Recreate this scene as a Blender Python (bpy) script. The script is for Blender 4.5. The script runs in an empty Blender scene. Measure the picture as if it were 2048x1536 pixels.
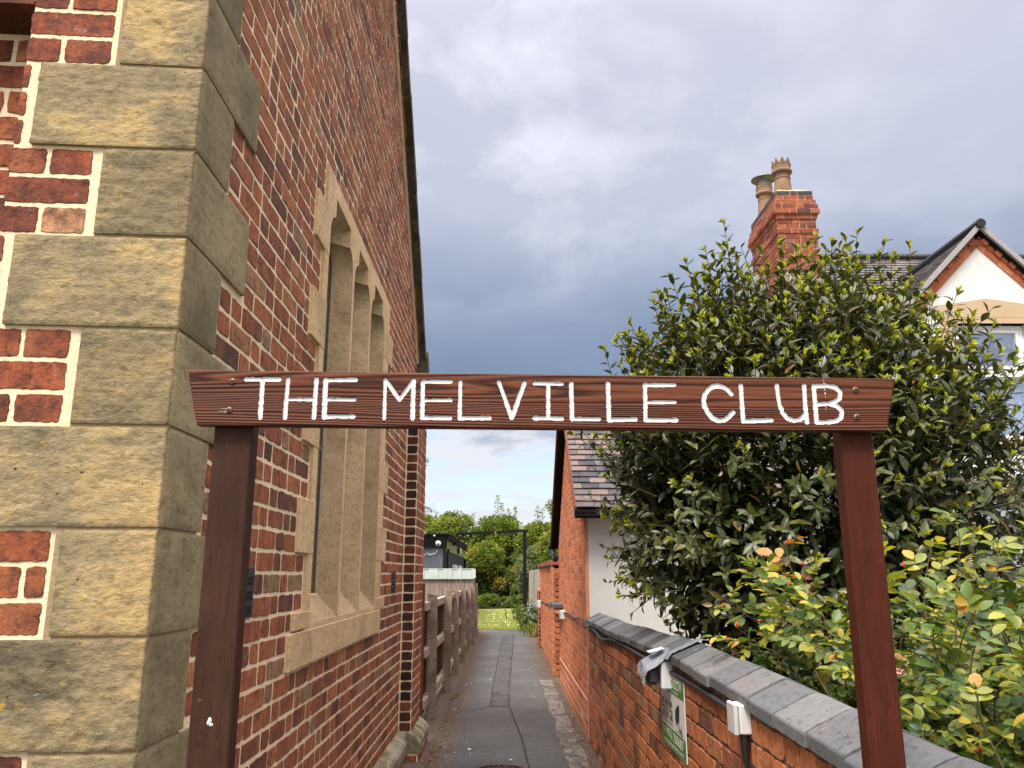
import bpy, bmesh, math, random
import numpy as np
from mathutils import Vector, Matrix, noise
R = math.radians
SC = bpy.context.scene
COL = SC.collection
EYE = 1.46                      # lens height above the path; heights below are written relative to the lens
GZ = -1.46                      # path level, relative to the lens
PITCH, YAW, FPX = R(13.2), R(0.482), 1620.0

# ------------------------------------------------------------------ camera
cam_d = bpy.data.cameras.new('camera')
cam_d.sensor_width = 36.0
cam_d.lens = FPX / 2048 * 36
cam_d.clip_start = 0.02
cam_d.clip_end = 2000
cam = bpy.data.objects.new('camera', cam_d)
COL.objects.link(cam)
cam.location = (0, 0, EYE)
cam.rotation_euler = (math.pi / 2 + PITCH, 0, -YAW)
SC.camera = cam
SC.view_settings.view_transform = 'Standard'
SC.view_settings.look = 'None'
SC.view_settings.exposure = 1.4
SC.view_settings.gamma = 1.0

# ------------------------------------------------------------------ node helpers
def nd(nt, typ, ins=None, **props):
    n = nt.nodes.new('ShaderNode' + typ)
    for k, v in props.items():
        setattr(n, k, v)
    for k, v in (ins or {}).items():
        s = n.inputs[k]
        if isinstance(v, bpy.types.NodeSocket):
            nt.links.new(v, s)
        else:
            if isinstance(v, (tuple, list)) and len(v) == 3 and s.type == 'RGBA':
                v = (*v, 1)
            s.default_value = v
    return n

def ramp(nt, fac, stops, interp='LINEAR'):
    n = nt.nodes.new('ShaderNodeValToRGB')
    cr = n.color_ramp
    cr.interpolation = interp
    while len(cr.elements) < len(stops):
        cr.elements.new(0.5)
    for e, (p, c) in zip(cr.elements, stops):
        e.position = p
        if isinstance(c, (int, float)):
            c = (c, c, c)
        e.color = (*c[:3], 1)
    nt.links.new(fac, n.inputs[0])
    return n.outputs[0]

def mth(nt, op, a, b=0.0, c=0.0, clamp=False):
    n = nt.nodes.new('ShaderNodeMath'); n.operation = op; n.use_clamp = clamp
    for i, v in enumerate((a, b, c)):
        if isinstance(v, bpy.types.NodeSocket): nt.links.new(v, n.inputs[i])
        else: n.inputs[i].default_value = v
    return n.outputs[0]

def mixc(nt, fac, a, b, mode='MIX'):
    n = nt.nodes.new('ShaderNodeMix'); n.data_type = 'RGBA'; n.blend_type = mode
    for s, v in ((n.inputs[0], fac), (n.inputs[6], a), (n.inputs[7], b)):
        if isinstance(v, bpy.types.NodeSocket): nt.links.new(v, s)
        else: s.default_value = (*v, 1) if isinstance(v, (tuple, list)) and len(v) == 3 else v
    return n.outputs[2]

def mat(name):
    m = bpy.data.materials.new(name); m.use_nodes = True
    nt = m.node_tree
    p = nt.nodes['Principled BSDF']
    return m, nt, p

def setp(nt, p, **kw):
    for k, v in kw.items():
        s = p.inputs[k.replace('_', ' ')]
        if isinstance(v, bpy.types.NodeSocket): nt.links.new(v, s)
        else: s.default_value = (*v, 1) if isinstance(v, (tuple, list)) and len(v) == 3 and s.type == 'RGBA' else v

def ncoord(nt, scale=(1, 1, 1), isl=0.0):
    tc = nd(nt, 'TexCoord').outputs['Object']
    if isl:
        g = nd(nt, 'NewGeometry').outputs['Random Per Island']
        off = nd(nt, 'CombineXYZ', {0: mth(nt, 'MULTIPLY', g, isl), 1: mth(nt, 'MULTIPLY', g, isl * 1.7), 2: mth(nt, 'MULTIPLY', g, isl * .6)}).outputs[0]
        tc = nd(nt, 'VectorMath', {0: tc, 1: off}, operation='ADD').outputs[0]
    return nd(nt, 'Mapping', {'Vector': tc, 'Scale': scale}).outputs[0]

def noisef(nt, vec, scale, detail=4, rough=.55, dist=0.0):
    return nd(nt, 'TexNoise', {'Vector': vec, 'Scale': scale, 'Detail': detail, 'Roughness': rough, 'Distortion': dist}).outputs[0]

def bumpn(nt, h, strength=.5, dist=.01, normal=None):
    ins = {'Height': h, 'Strength': strength, 'Distance': dist}
    if normal is not None: ins['Normal'] = normal
    return nd(nt, 'Bump', ins).outputs[0]

# ------------------------------------------------------------------ sky and sun
SUN_EL, SUN_AZ = R(55), R(209)          # azimuth clockwise from +Y (the alley runs along +Y): behind the lens, to the left
w = bpy.data.worlds.new('World'); SC.world = w; w.use_nodes = True
nt = w.node_tree; nt.nodes.clear()
sky = nd(nt, 'TexSky', sky_type='NISHITA', sun_disc=False, sun_elevation=SUN_EL, sun_rotation=SUN_AZ, air_density=1.0, dust_density=1.5)
dirv = nd(nt, 'TexCoord').outputs['Generated']
sep = nd(nt, 'SeparateXYZ', {0: dirv})
dz = sep.outputs[2]; dx = sep.outputs[0]
# stretch the dome onto a cloud deck: x/(z+.25), y/(z+.25)
den = mth(nt, 'ADD', mth(nt, 'MAXIMUM', dz, 0.0), .22)
cx = mth(nt, 'DIVIDE', dx, den); cy = mth(nt, 'DIVIDE', sep.outputs[1], den)
deck = nd(nt, 'CombineXYZ', {0: cx, 1: cy, 2: 0.0}).outputs[0]
big = noisef(nt, deck, 1.1, 6, .55, .35)
mid = noisef(nt, nd(nt, 'Mapping', {'Vector': deck, 'Location': (3.1, 7.7, 0)}).outputs[0], 2.6, 7, .58, .3)
# height in the sky, ragged by the clouds
lift = mth(nt, 'ADD', dz, mth(nt, 'MULTIPLY', mth(nt, 'SUBTRACT', big, .5), .26))
lift = mth(nt, 'ADD', lift, mth(nt, 'MULTIPLY', mth(nt, 'SUBTRACT', mid, .5), .10))
lift = mth(nt, 'ADD', lift, mth(nt, 'MULTIPLY', dx, .10))
cloud = ramp(nt, lift, [(.0, (.58, .60, .64)), (.165, (.58, .60, .65)), (.2, (.155, .21, .31)), (.28, (.185, .24, .35)), (.35, (.265, .31, .415)), (.43, (.39, .42, .52)), (.56, (.435, .45, .555)), (.75, (.51, .515, .61)), (1.0, (.56, .57, .68))])
wisp = ramp(nt, mid, [(.47, 0.0), (.66, 1.0)])
hi = ramp(nt, dz, [(.30, 0.0), (.50, 1.0)])
side = ramp(nt, dx, [(.0, 1.0), (.42, .25)])
wf = mth(nt, 'MULTIPLY', mth(nt, 'MULTIPLY', wisp, hi), mth(nt, 'MULTIPLY', side, .75))
cloud = mixc(nt, wf, cloud, (.74, .75, .81))
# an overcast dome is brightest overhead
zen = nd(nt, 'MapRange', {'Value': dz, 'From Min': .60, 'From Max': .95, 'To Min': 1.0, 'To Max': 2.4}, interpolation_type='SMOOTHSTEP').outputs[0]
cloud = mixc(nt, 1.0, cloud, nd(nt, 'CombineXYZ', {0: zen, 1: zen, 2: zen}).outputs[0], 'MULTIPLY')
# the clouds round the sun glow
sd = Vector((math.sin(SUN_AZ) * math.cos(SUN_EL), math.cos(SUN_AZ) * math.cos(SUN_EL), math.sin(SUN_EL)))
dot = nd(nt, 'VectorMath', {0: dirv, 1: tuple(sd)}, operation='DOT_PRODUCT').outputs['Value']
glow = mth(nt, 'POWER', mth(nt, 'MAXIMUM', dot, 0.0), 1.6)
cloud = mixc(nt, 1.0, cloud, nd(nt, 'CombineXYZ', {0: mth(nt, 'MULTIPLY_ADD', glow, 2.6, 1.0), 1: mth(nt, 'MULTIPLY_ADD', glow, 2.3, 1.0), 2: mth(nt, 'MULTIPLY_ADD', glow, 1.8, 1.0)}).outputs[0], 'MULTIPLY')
low = ramp(nt, dz, [(.02, 0.0), (.07, 1.0), (.17, 1.0), (.21, 0.0)])
gap = ramp(nt, noisef(nt, nd(nt, 'Mapping', {'Vector': dirv, 'Location': (.4, 0, .2), 'Scale': (1, 1, 4.5)}).outputs[0], 7.0, 6, .6, .2), [(.44, 0.0), (.58, 1.0)])
gapf = mth(nt, 'MULTIPLY', mth(nt, 'MULTIPLY', low, gap), .75)
bg1 = nd(nt, 'Background', {'Color': sky.outputs[0], 'Strength': .08})
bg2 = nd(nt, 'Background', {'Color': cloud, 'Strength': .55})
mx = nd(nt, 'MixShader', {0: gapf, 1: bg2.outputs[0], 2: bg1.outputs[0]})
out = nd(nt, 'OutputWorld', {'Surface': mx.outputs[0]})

sun_d = bpy.data.lights.new('sun', 'SUN')
sun_d.energy = 1.5; sun_d.angle = R(16); sun_d.color = (1.0, .95, .86)
sun = bpy.data.objects.new('sun', sun_d); COL.objects.link(sun)
sun.rotation_euler = sd.to_track_quat('Z', 'Y').to_euler()
sun.location = (-6, -8, 14)

# ------------------------------------------------------------------ mesh builder
class MB:
    def __init__(s): s.v = []; s.f = []; s.m = []
    def add(s, vs, fs, m=0):
        b = len(s.v); s.v.extend(vs)
        for f in fs: s.f.append(tuple(i + b for i in f)); s.m.append(m)
    def hexa(s, p, m=0):            # 8 points: bottom ring 0-3, top ring 4-7
        s.add(p, [(0, 3, 2, 1), (4, 5, 6, 7), (0, 1, 5, 4), (1, 2, 6, 5), (2, 3, 7, 6), (3, 0, 4, 7)], m)
    def box(s, x0, x1, y0, y1, z0, z1, m=0, ch=0.0):
        if ch <= 0:
            s.hexa([(x0, y0, z0), (x1, y0, z0), (x1, y1, z0), (x0, y1, z0), (x0, y0, z1), (x1, y0, z1), (x1, y1, z1), (x0, y1, z1)], m); return
        # chamfered box
        vs = []; idx = {}
        for i, (x, sx) in enumerate(((x0, 1), (x1, -1))):
            for j, (y, sy) in enumerate(((y0, 1), (y1, -1))):
                for k, (z, sz) in enumerate(((z0, 1), (z1, -1))):
                    for a in range(3):
                        p = [x + sx * ch, y + sy * ch, z + sz * ch]
                        p[a] = (x, y, z)[a]
                        idx[i, j, k, a] = len(vs); vs.append(tuple(p))
        fs = []
        for a in range(3):
            for e in (0, 1):
                q = []
                for (b, c) in ((0, 0), (1, 0), (1, 1), (0, 1)):
                    t = [0, 0, 0]; t[a] = e; o = [k for k in range(3) if k != a]; t[o[0]] = b; t[o[1]] = c
                    q.append(idx[t[0], t[1], t[2], a])
                fs.append(q)
        for a in range(3):
            o = [k for k in range(3) if k != a]
            for b in (0, 1):
                for c in (0, 1):
                    t0 = [0, 0, 0]; t1 = [0, 0, 0]; t1[a] = 1
                    for t in (t0, t1): t[o[0]] = b; t[o[1]] = c
                    fs.append([idx[(*t0, o[0])], idx[(*t1, o[0])], idx[(*t1, o[1])], idx[(*t0, o[1])]])
        for i in (0, 1):
            for j in (0, 1):
                for k in (0, 1):
                    fs.append([idx[i, j, k, a] for a in range(3)])
        # orient outward
        c = Vector(((x0 + x1) / 2, (y0 + y1) / 2, (z0 + z1) / 2))
        for n, f in enumerate(fs):
            a_, b_, c_ = (Vector(vs[i]) for i in f[:3])
            fc = sum((Vector(vs[i]) for i in f), Vector()) / len(f)
            if (b_ - a_).cross(c_ - a_).dot(fc - c) < 0: fs[n] = f[::-1]
        s.add(vs, fs, m)
    def obox(s, o, u, v, w, m=0):   # origin and three edge vectors
        o, u, v, w = Vector(o), Vector(u), Vector(v), Vector(w)
        if u.cross(v).dot(w) < 0: u, v = v, u
        s.hexa([tuple(q) for q in (o, o + u, o + u + v, o + v, o + w, o + u + w, o + u + v + w, o + v + w)], m)
    def prism(s, pts, ext, m=0, cap=True):      # planar polygon extruded by a vector
        P = [Vector(p) for p in pts]; E = Vector(ext); n = len(P)
        nr = Vector()
        for i in range(n): nr += (P[i] - P[0]).cross(P[(i + 1) % n] - P[0])
        if nr.dot(E) > 0: P = P[::-1]
        vs = [tuple(p) for p in P] + [tuple(p + E) for p in P]
        fs = [tuple((i, (i + n) if False else i + n, (i + 1) % n + n, (i + 1) % n)) for i in range(n)]
        if cap: fs += [tuple(range(n)), tuple(range(2 * n - 1, n - 1, -1))]
        s.add(vs, fs, m)
    def tube(s, pts, rad, n=8, m=0, cap=True):
        P = [Vector(p) for p in pts]
        if not isinstance(rad, (list, tuple)): rad = [rad] * len(P)
        vs = []; fs = []; up = None
        for i, p in enumerate(P):
            t = (P[min(i + 1, len(P) - 1)] - P[max(i - 1, 0)])
            if t.length < 1e-9: t = Vector((0, 0, 1))
            t.normalize()
            if up is None:
                up = Vector((0, 0, 1)) if abs(t.z) < .9 else Vector((1, 0, 0))
            a = t.cross(up)
            if a.length < 1e-6: a = t.orthogonal()
            a.normalize(); b = a.cross(t).normalized(); up = b
            for k in range(n):
                q = 2 * math.pi * k / n
                vs.append(tuple(p + (a * math.cos(q) + b * math.sin(q)) * rad[i]))
        for i in range(len(P) - 1):
            for k in range(n):
                fs.append((i * n + k, i * n + (k + 1) % n, (i + 1) * n + (k + 1) % n, (i + 1) * n + k))
        if cap:
            fs.append(tuple(range(n - 1, -1, -1))); L = (len(P) - 1) * n; fs.append(tuple(range(L, L + n)))
        s.add(vs, fs, m)
    def lathe(s, c, prof, n=16, m=0):           # profile of (r, z) from the bottom up
        vs = []; fs = []
        for r, z in prof:
            for k in range(n):
                q = 2 * math.pi * k / n
                vs.append((c[0] + r * math.cos(q), c[1] + r * math.sin(q), c[2] + z))
        for i in range(len(prof) - 1):
            for k in range(n):
                fs.append((i * n + k, i * n + (k + 1) % n, (i + 1) * n + (k + 1) % n, (i + 1) * n + k))
        s.add(vs, fs, m)
    def grid(s, fn, nu, nv, m=0, flip=False):
        vs = [fn(i / nu, j / nv) for j in range(nv + 1) for i in range(nu + 1)]
        fs = []
        for j in range(nv):
            for i in range(nu):
                a = j * (nu + 1) + i
                q = (a, a + 1, a + nu + 2, a + nu + 1)
                fs.append(q[::-1] if flip else q)
        s.add(vs, fs, m)
    def leaf(s, b, d, up, L, W, fold=.18, curl=.15, m=0, shape=((.22, .72), (.5, 1.0), (.8, .6))):
        d = d.normalized(); side = d.cross(up)
        if side.length < 1e-5: side = d.orthogonal()
        side.normalize(); nrm = side.cross(d)
        vs = [tuple(b)]
        for t, wd in shape:
            c = b + d * (L * t) - nrm * (curl * L * t * t)
            h = W * .5 * wd
            vs += [tuple(c + side * h + nrm * (h * fold * 2)), tuple(c), tuple(c - side * h + nrm * (h * fold * 2))]
        vs.append(tuple(b + d * L - nrm * (curl * L)))
        k = len(shape)
        fs = [(0, 2, 1), (0, 3, 2)]
        for i in range(k - 1):
            a = 1 + 3 * i
            fs += [(a, a + 1, a + 4, a + 3), (a + 1, a + 2, a + 5, a + 4)]
        a = 1 + 3 * (k - 1); e = 1 + 3 * k
        fs += [(a, a + 1, e), (a + 1, a + 2, e)]
        s.add(vs, fs, m)
    def build(s, name, mats, parent=None, smooth=False, origin=None):
        if not isinstance(mats, (list, tuple)): mats = [mats]
        V = np.array(s.v, dtype=float).reshape(-1, 3)
        V[:, 2] += EYE
        if parent is not None:
            root = parent; off = Vector((0, 0, 0))
            while root is not None:
                off += Vector(root.location); root = root.parent
            o0 = np.array(off)
        else:
            o0 = np.array([(V[:, 0].min() + V[:, 0].max()) / 2, (V[:, 1].min() + V[:, 1].max()) / 2, V[:, 2].min()]) if origin is None else np.array(origin)
        me = bpy.data.meshes.new(name)
        me.from_pydata((V - o0).tolist(), [], s.f)
        for q in mats: me.materials.append(q)
        if len(mats) > 1: me.polygons.foreach_set('material_index', s.m)
        if smooth: me.polygons.foreach_set('use_smooth', [True] * len(s.f))
        me.update()
        o = bpy.data.objects.new(name, me); COL.objects.link(o)
        if parent is not None: o.parent = parent
        else: o.location = o0.tolist()
        return o

def tag(o, label=None, cat=None, group=None, kind=None):
    if label: o['label'] = label
    if cat: o['category'] = cat
    if group: o['group'] = group
    if kind: o['kind'] = kind
    return o

def thing(name, label, cat, loc, group=None):
    o = bpy.data.objects.new(name, None); COL.objects.link(o)
    o.location = (loc[0], loc[1], loc[2] + EYE); o.empty_display_size = .2
    return tag(o, label, cat, group)
# ------------------------------------------------------------------ materials
def brick_mat(name, stops, var=.5, streak=0.0, bump=.5, whites=0.0, rough=.9, dark=.25):
    m, nt, p = mat(name)
    g = nd(nt, 'NewGeometry').outputs['Random Per Island']
    base = ramp(nt, g, stops)
    v = ncoord(nt, (1, 1, 1), 13.0)
    n1 = noisef(nt, v, 22, 6, .65)
    n2 = noisef(nt, v, 7, 3, .5)
    n3 = noisef(nt, v, 140, 3, .6)
    c = mixc(nt, mth(nt, 'MULTIPLY', ramp(nt, n1, [(.42, 0.0), (.62, 1.0)]), var), base, mixc(nt, .65, base, (.035, .022, .022)))
    c = mixc(nt, mth(nt, 'MULTIPLY', ramp(nt, n2, [(.5, 0.0), (.66, 1.0)]), var * .8), c, mixc(nt, .55, base, (.48, .17, .07)))
    if streak:
        sv = ncoord(nt, (1, 1, .16), 5.0)
        st = noisef(nt, sv, 60, 4, .6)
        c = mixc(nt, mth(nt, 'MULTIPLY', ramp(nt, st, [(.5, 0.0), (.7, 1.0)]), streak), c, (.05, .03, .028))
    if whites:
        wn = noisef(nt, v, 16, 8, .72)
        c = mixc(nt, mth(nt, 'MULTIPLY', ramp(nt, wn, [(.60, 0.0), (.72, 1.0)]), whites), c, (.5, .42, .38))
    c = mixc(nt, dark, c, ramp(nt, n3, [(.3, .3), (.7, 1.0)]), 'MULTIPLY')
    n5_ = noisef(nt, v, 48, 6, .7)
    c = mixc(nt, .6, c, ramp(nt, n5_, [(.36, .25), (.46, 1.0), (.8, 1.25)]), 'MULTIPLY')
    h = mth(nt, 'ADD', mth(nt, 'MULTIPLY', n1, .7), mth(nt, 'ADD', mth(nt, 'MULTIPLY', n3, .4), mth(nt, 'MULTIPLY', n5_, .8)))
    setp(nt, p, Base_Color=c, Roughness=rough, Normal=bumpn(nt, h, bump, .006))
    p.inputs['Specular IOR Level'].default_value = .25
    return m

def mortar_mat(name, col, col2, bump=.5):
    m, nt, p = mat(name)
    v = ncoord(nt)
    n1 = noisef(nt, v, 9, 4); n2 = noisef(nt, v, 90, 5, .6); n3 = noisef(nt, v, 420, 2, .5)
    c = mixc(nt, ramp(nt, n1, [(.35, 0.0), (.7, 1.0)]), col, col2)
    c = mixc(nt, .5, c, ramp(nt, n2, [(.3, .62), (.55, 1.0)]), 'MULTIPLY')
    h = mth(nt, 'ADD', n2, mth(nt, 'MULTIPLY', n3, .3))
    setp(nt, p, Base_Color=c, Roughness=.95, Normal=bumpn(nt, h, bump, .006))
    p.inputs['Specular IOR Level'].default_value = .15
    return m

def stone_mat(name, cols, strata=1.0, lichen=.0, algae=0.0, bump=.8, bd=.012, fine=1.0):
    m, nt, p = mat(name)
    v = ncoord(nt, (1, 1, 1), 9.0)
    vs_ = ncoord(nt, (1.0, 1.0, 2.6), 9.0)
    n1 = noisef(nt, v, 3.2, 4, .55, .5)
    n2 = noisef(nt, vs_, 9.0, 9, .66, .25)
    n3 = noisef(nt, v, 70, 5, .62)
    n4 = noisef(nt, ncoord(nt, (1, 1, 1.7), 9.0), 30, 7, .70, .15)
    n5 = noisef(nt, v, 330, 2, .5)
    c = ramp(nt, mth(nt, 'ADD', mth(nt, 'MULTIPLY', n1, .75), mth(nt, 'MULTIPLY', n2, .35)), [(.42, cols[0]), (.51, cols[1]), (.58, cols[3]), (.67, cols[2])])
    c = mixc(nt, 1.0, c, ramp(nt, nd(nt, 'NewGeometry').outputs['Random Per Island'], [(0, .78), (1, 1.12)]), 'MULTIPLY')
    pit = ramp(nt, n4, [(.34, 0.35), (.50, 1.0)])
    c = mixc(nt, .55, c, pit, 'MULTIPLY')
    c = mixc(nt, .35, c, ramp(nt, n3, [(.3, .55), (.6, 1.1)]), 'MULTIPLY')
    sp = ramp(nt, noisef(nt, v, 46, 2, .5), [(.74, 0.0), (.77, 1.0)])
    c = mixc(nt, mth(nt, 'MULTIPLY', sp, .8), c, (.03, .027, .02))
    bed = noisef(nt, ncoord(nt, (.25, .25, 7.0), 9.0), 9, 5, .6, .35)
    c = mixc(nt, .4 * min(1.0, strata * 2), c, ramp(nt, bed, [(.36, .55), (.5, 1.0), (.7, 1.15)]), 'MULTIPLY')
    if algae:
        an = noisef(nt, ncoord(nt, (1, 1, .5)), 4.5, 5, .6)
        c = mixc(nt, mth(nt, 'MULTIPLY', ramp(nt, an, [(.35, 0.3), (.6, 1.0)]), algae), c, (.060, .056, .020))
    if lichen:
        ln = noisef(nt, ncoord(nt), 34, 5, .7); lb = noisef(nt, ncoord(nt), 5, 2)
        lf = mth(nt, 'MULTIPLY', ramp(nt, ln, [(.60, 0.0), (.66, 1.0)]), ramp(nt, lb, [(.5, 0.0), (.62, 1.0)]))
        c = mixc(nt, mth(nt, 'MULTIPLY', lf, lichen), c, (.42, .25, .035))
        lw = ramp(nt, noisef(nt, ncoord(nt), 58, 4, .6), [(.69, 0.0), (.72, 1.0)])
        c = mixc(nt, mth(nt, 'MULTIPLY', lw, lichen * .6), c, (.5, .5, .46))
    h = mth(nt, 'ADD', mth(nt, 'MULTIPLY', n2, strata), mth(nt, 'MULTIPLY', n4, .75))
    h = mth(nt, 'ADD', h, mth(nt, 'MULTIPLY', n3, .22 * fine))
    h = mth(nt, 'SUBTRACT', h, mth(nt, 'MULTIPLY', sp, .25))
    setp(nt, p, Base_Color=c, Roughness=.93, Normal=bumpn(nt, h, bump, bd))
    p.inputs['Specular IOR Level'].default_value = .2
    return m

def wood_mat(name, dark, light, axis='x', grain=1.0, rough=.5, bump=.35, spec=.4, bd=.004):
    m, nt, p = mat(name)
    sc = {'x': (.22, 4, 4), 'z': (4, 4, .22), 'y': (4, .22, 4)}[axis]
    v = ncoord(nt, sc)
    lo = noisef(nt, ncoord(nt, tuple(q * .5 for q in sc)), 3.0, 3, .5, .4)
    n1 = noisef(nt, v, 13, 5, .6, .9)
    n2 = noisef(nt, v, 46, 4, .6, .4)
    wv = nd(nt, 'TexWave', {'Vector': nd(nt, 'VectorMath', {0: v, 1: nd(nt, 'CombineXYZ', {0: mth(nt, 'MULTIPLY', lo, .9), 1: mth(nt, 'MULTIPLY', lo, .9), 2: mth(nt, 'MULTIPLY', lo, .9)}).outputs[0]}, operation='ADD').outputs[0], 'Scale': 13.0 * grain, 'Distortion': 2.2, 'Detail': 3.0, 'Detail Scale': 1.4},
            bands_direction={'x': 'Z', 'z': 'X', 'y': 'Z'}[axis]).outputs[1]
    f = mth(nt, 'ADD', mth(nt, 'MULTIPLY', wv, .55), mth(nt, 'MULTIPLY', n2, .5))
    c = ramp(nt, f, [(.25, dark), (.75, light)])
    c = mixc(nt, .5, c, ramp(nt, n1, [(.35, .5), (.65, 1.15)]), 'MULTIPLY')
    h = mth(nt, 'ADD', mth(nt, 'MULTIPLY', wv, .6), mth(nt, 'MULTIPLY', n2, .6))
    setp(nt, p, Base_Color=c, Roughness=rough, Normal=bumpn(nt, h, bump, bd))
    p.inputs['Specular IOR Level'].default_value = spec
    return m

def plain_mat(name, col, rough=.6, var=.25, scale=12, bump=.1, metal=0.0, spec=.4, bscale=80):
    m, nt, p = mat(name)
    v = ncoord(nt)
    n = noisef(nt, v, scale, 5, .6); n2 = noisef(nt, v, bscale, 4, .6)
    c = mixc(nt, var, col, ramp(nt, n, [(.3, .35), (.7, 1.25)]), 'MULTIPLY')
    setp(nt, p, Base_Color=c, Roughness=rough, Metallic=metal, Normal=bumpn(nt, n2, bump, .004))
    p.inputs['Specular IOR Level'].default_value = spec
    return m

def leaf_mat(name, stops, rough=.4, trans=.25, spec=.5, warm=None):
    m, nt, p = mat(name)
    g = nd(nt, 'NewGeometry').outputs['Random Per Island']
    c = ramp(nt, g, stops)
    v = ncoord(nt)
    c = mixc(nt, .45, c, ramp(nt, noisef(nt, v, 55, 3), [(.3, .6), (.7, 1.25)]), 'MULTIPLY')
    setp(nt, p, Base_Color=c, Roughness=rough)
    p.inputs['Specular IOR Level'].default_value = spec
    tr = nd(nt, 'BsdfTranslucent', {'Color': mixc(nt, 1.0, c, (1.5, 1.6, .7), 'MULTIPLY')})
    mx = nd(nt, 'MixShader', {0: trans, 1: p.outputs[0], 2: tr.outputs[0]})
    nt.links.new(mx.outputs[0], nt.nodes['Material Output'].inputs[0])
    return m

M = {}
M['brick_side'] = brick_mat('hall_side_brick', [(0, (.13, .058, .038)), (.18, (.24, .082, .042)), (.4, (.36, .112, .048)), (.6, (.44, .145, .058)), (.78, (.29, .098, .048)), (.9, (.50, .175, .065)), (.96, (.27, .20, .11)), (1, (.62, .23, .09))], .7, .55, .6, .12)
M['brick_front'] = brick_mat('hall_front_brick', [(0, (.15, .046, .028)), (.3, (.24, .064, .030)), (.55, (.33, .088, .036)), (.8, (.20, .055, .030)), (.93, (.45, .14, .05)), (1, (.50, .25, .13))], .95, .3, .9, .5)
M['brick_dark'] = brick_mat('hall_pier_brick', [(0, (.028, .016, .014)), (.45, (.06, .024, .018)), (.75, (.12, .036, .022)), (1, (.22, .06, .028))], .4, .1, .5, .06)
M['mortar'] = mortar_mat('hall_mortar', (.86, .69, .45), (.78, .62, .41))
M['stone'] = stone_mat('quoin_stone', [(.16, .13, .08), (.26, .205, .115), (.47, .335, .15), (.33, .255, .14)], .45, .75, .0, .9, .012)
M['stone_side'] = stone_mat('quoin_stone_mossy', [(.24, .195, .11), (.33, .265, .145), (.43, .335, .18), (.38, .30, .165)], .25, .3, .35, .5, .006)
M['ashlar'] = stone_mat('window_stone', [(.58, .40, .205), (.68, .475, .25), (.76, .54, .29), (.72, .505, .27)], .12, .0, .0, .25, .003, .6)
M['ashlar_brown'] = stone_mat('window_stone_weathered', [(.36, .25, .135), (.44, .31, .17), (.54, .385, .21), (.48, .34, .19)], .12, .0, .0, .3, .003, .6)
M['coping_stone'] = stone_mat('mossy_coping_stone', [(.05, .045, .03), (.08, .07, .045), (.11, .10, .06), (.16, .14, .09)], .3, .1, .4, .4, .006)
M['plinth_stone'] = stone_mat('plinth_stone', [(.16, .13, .08), (.26, .22, .14), (.34, .30, .20), (.40, .36, .26)], .3, .2, .35, .6, .008)
M['wall_brick'] = brick_mat('old_wall_brick', [(0, (.15, .06, .036)), (.2, (.33, .105, .042)), (.5, (.50, .16, .056)), (.8, (.60, .21, .075)), (.92, (.40, .15, .07)), (1, (.28, .19, .11))], .6, .4, .9, .35)
M['wall_mortar'] = mortar_mat('old_wall_mortar', (.10, .068, .048), (.26, .18, .13), .9)
M['house_brick'] = brick_mat('house_brick', [(0, (.40, .12, .055)), (.3, (.55, .17, .07)), (.7, (.64, .22, .09)), (.92, (.50, .16, .075)), (1, (.28, .095, .05))], .35, .12, .5, .2)
M['house_mortar'] = mortar_mat('house_mortar', (.56, .235, .12), (.64, .32, .19), .4)
M['chimney_brick'] = brick_mat('chimney_brick', [(0, (.14, .045, .03)), (.4, (.30, .085, .045)), (.75, (.40, .125, .065)), (.88, (.27, .11, .085)), (1, (.08, .048, .045))], .6, .25, .4, .25)
M['blue_brick'] = brick_mat('blue_coping_brick', [(0, (.065, .068, .072)), (.35, (.10, .105, .11)), (.7, (.135, .138, .14)), (1, (.175, .175, .17))], .12, .0, .12, .35, .6, .25)
M['blue_dark'] = brick_mat('blue_black_brick', [(0, (.03, .03, .035)), (1, (.07, .065, .065))], .3, .0, .3, .1, .6)
M['joint_dark'] = mortar_mat('dark_joint', (.03, .028, .026), (.06, .055, .05))
M['sign_wood'] = wood_mat('sign_stain', (.034, .011, .006), (.14, .044, .021), 'x', .8, .6, .5, .15, .003)
def post_mat(nm='post_stain', col=(.098, .040, .024)):
    m, nt, p = mat(nm)
    v = ncoord(nt); n = noisef(nt, v, 6, 5, .65); f = noisef(nt, ncoord(nt, (1, 1, .14)), 70, 5, .65, .3); k = noisef(nt, ncoord(nt, (1, 1, .05)), 42, 3, .6, 1.0)
    kn = noisef(nt, v, 60, 4, .6)
    c = mixc(nt, .6, col, ramp(nt, n, [(.3, .55), (.7, 1.2)]), 'MULTIPLY')
    c = mixc(nt, .45, c, ramp(nt, f, [(.35, .55), (.6, 1.1)]), 'MULTIPLY')
    cr = ramp(nt, k, [(.485, 0.0), (.5, 1.0), (.515, 0.0)])
    cr = mth(nt, 'MULTIPLY', cr, ramp(nt, n, [(.5, 0.0), (.62, 1.0)]))
    c = mixc(nt, mth(nt, 'MULTIPLY', cr, .8), c, (.02, .009, .006))
    ch_ = ramp(nt, kn, [(.71, 0.0), (.74, 1.0)])
    c = mixc(nt, mth(nt, 'MULTIPLY', ch_, .5), c, (.24, .12, .07))
    h = mth(nt, 'SUBTRACT', mth(nt, 'MULTIPLY', f, .5), cr)
    setp(nt, p, Base_Color=c, Roughness=mth(nt, 'MULTIPLY_ADD', n, .4, .32), Normal=bumpn(nt, h, .5, .003))
    p.inputs['Specular IOR Level'].default_value = .12
    return m
M['post_wood'] = post_mat('post_stain', (.050, .022, .013))
M['post_red'] = post_mat('post_stain_red', (.068, .016, .008))

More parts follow.
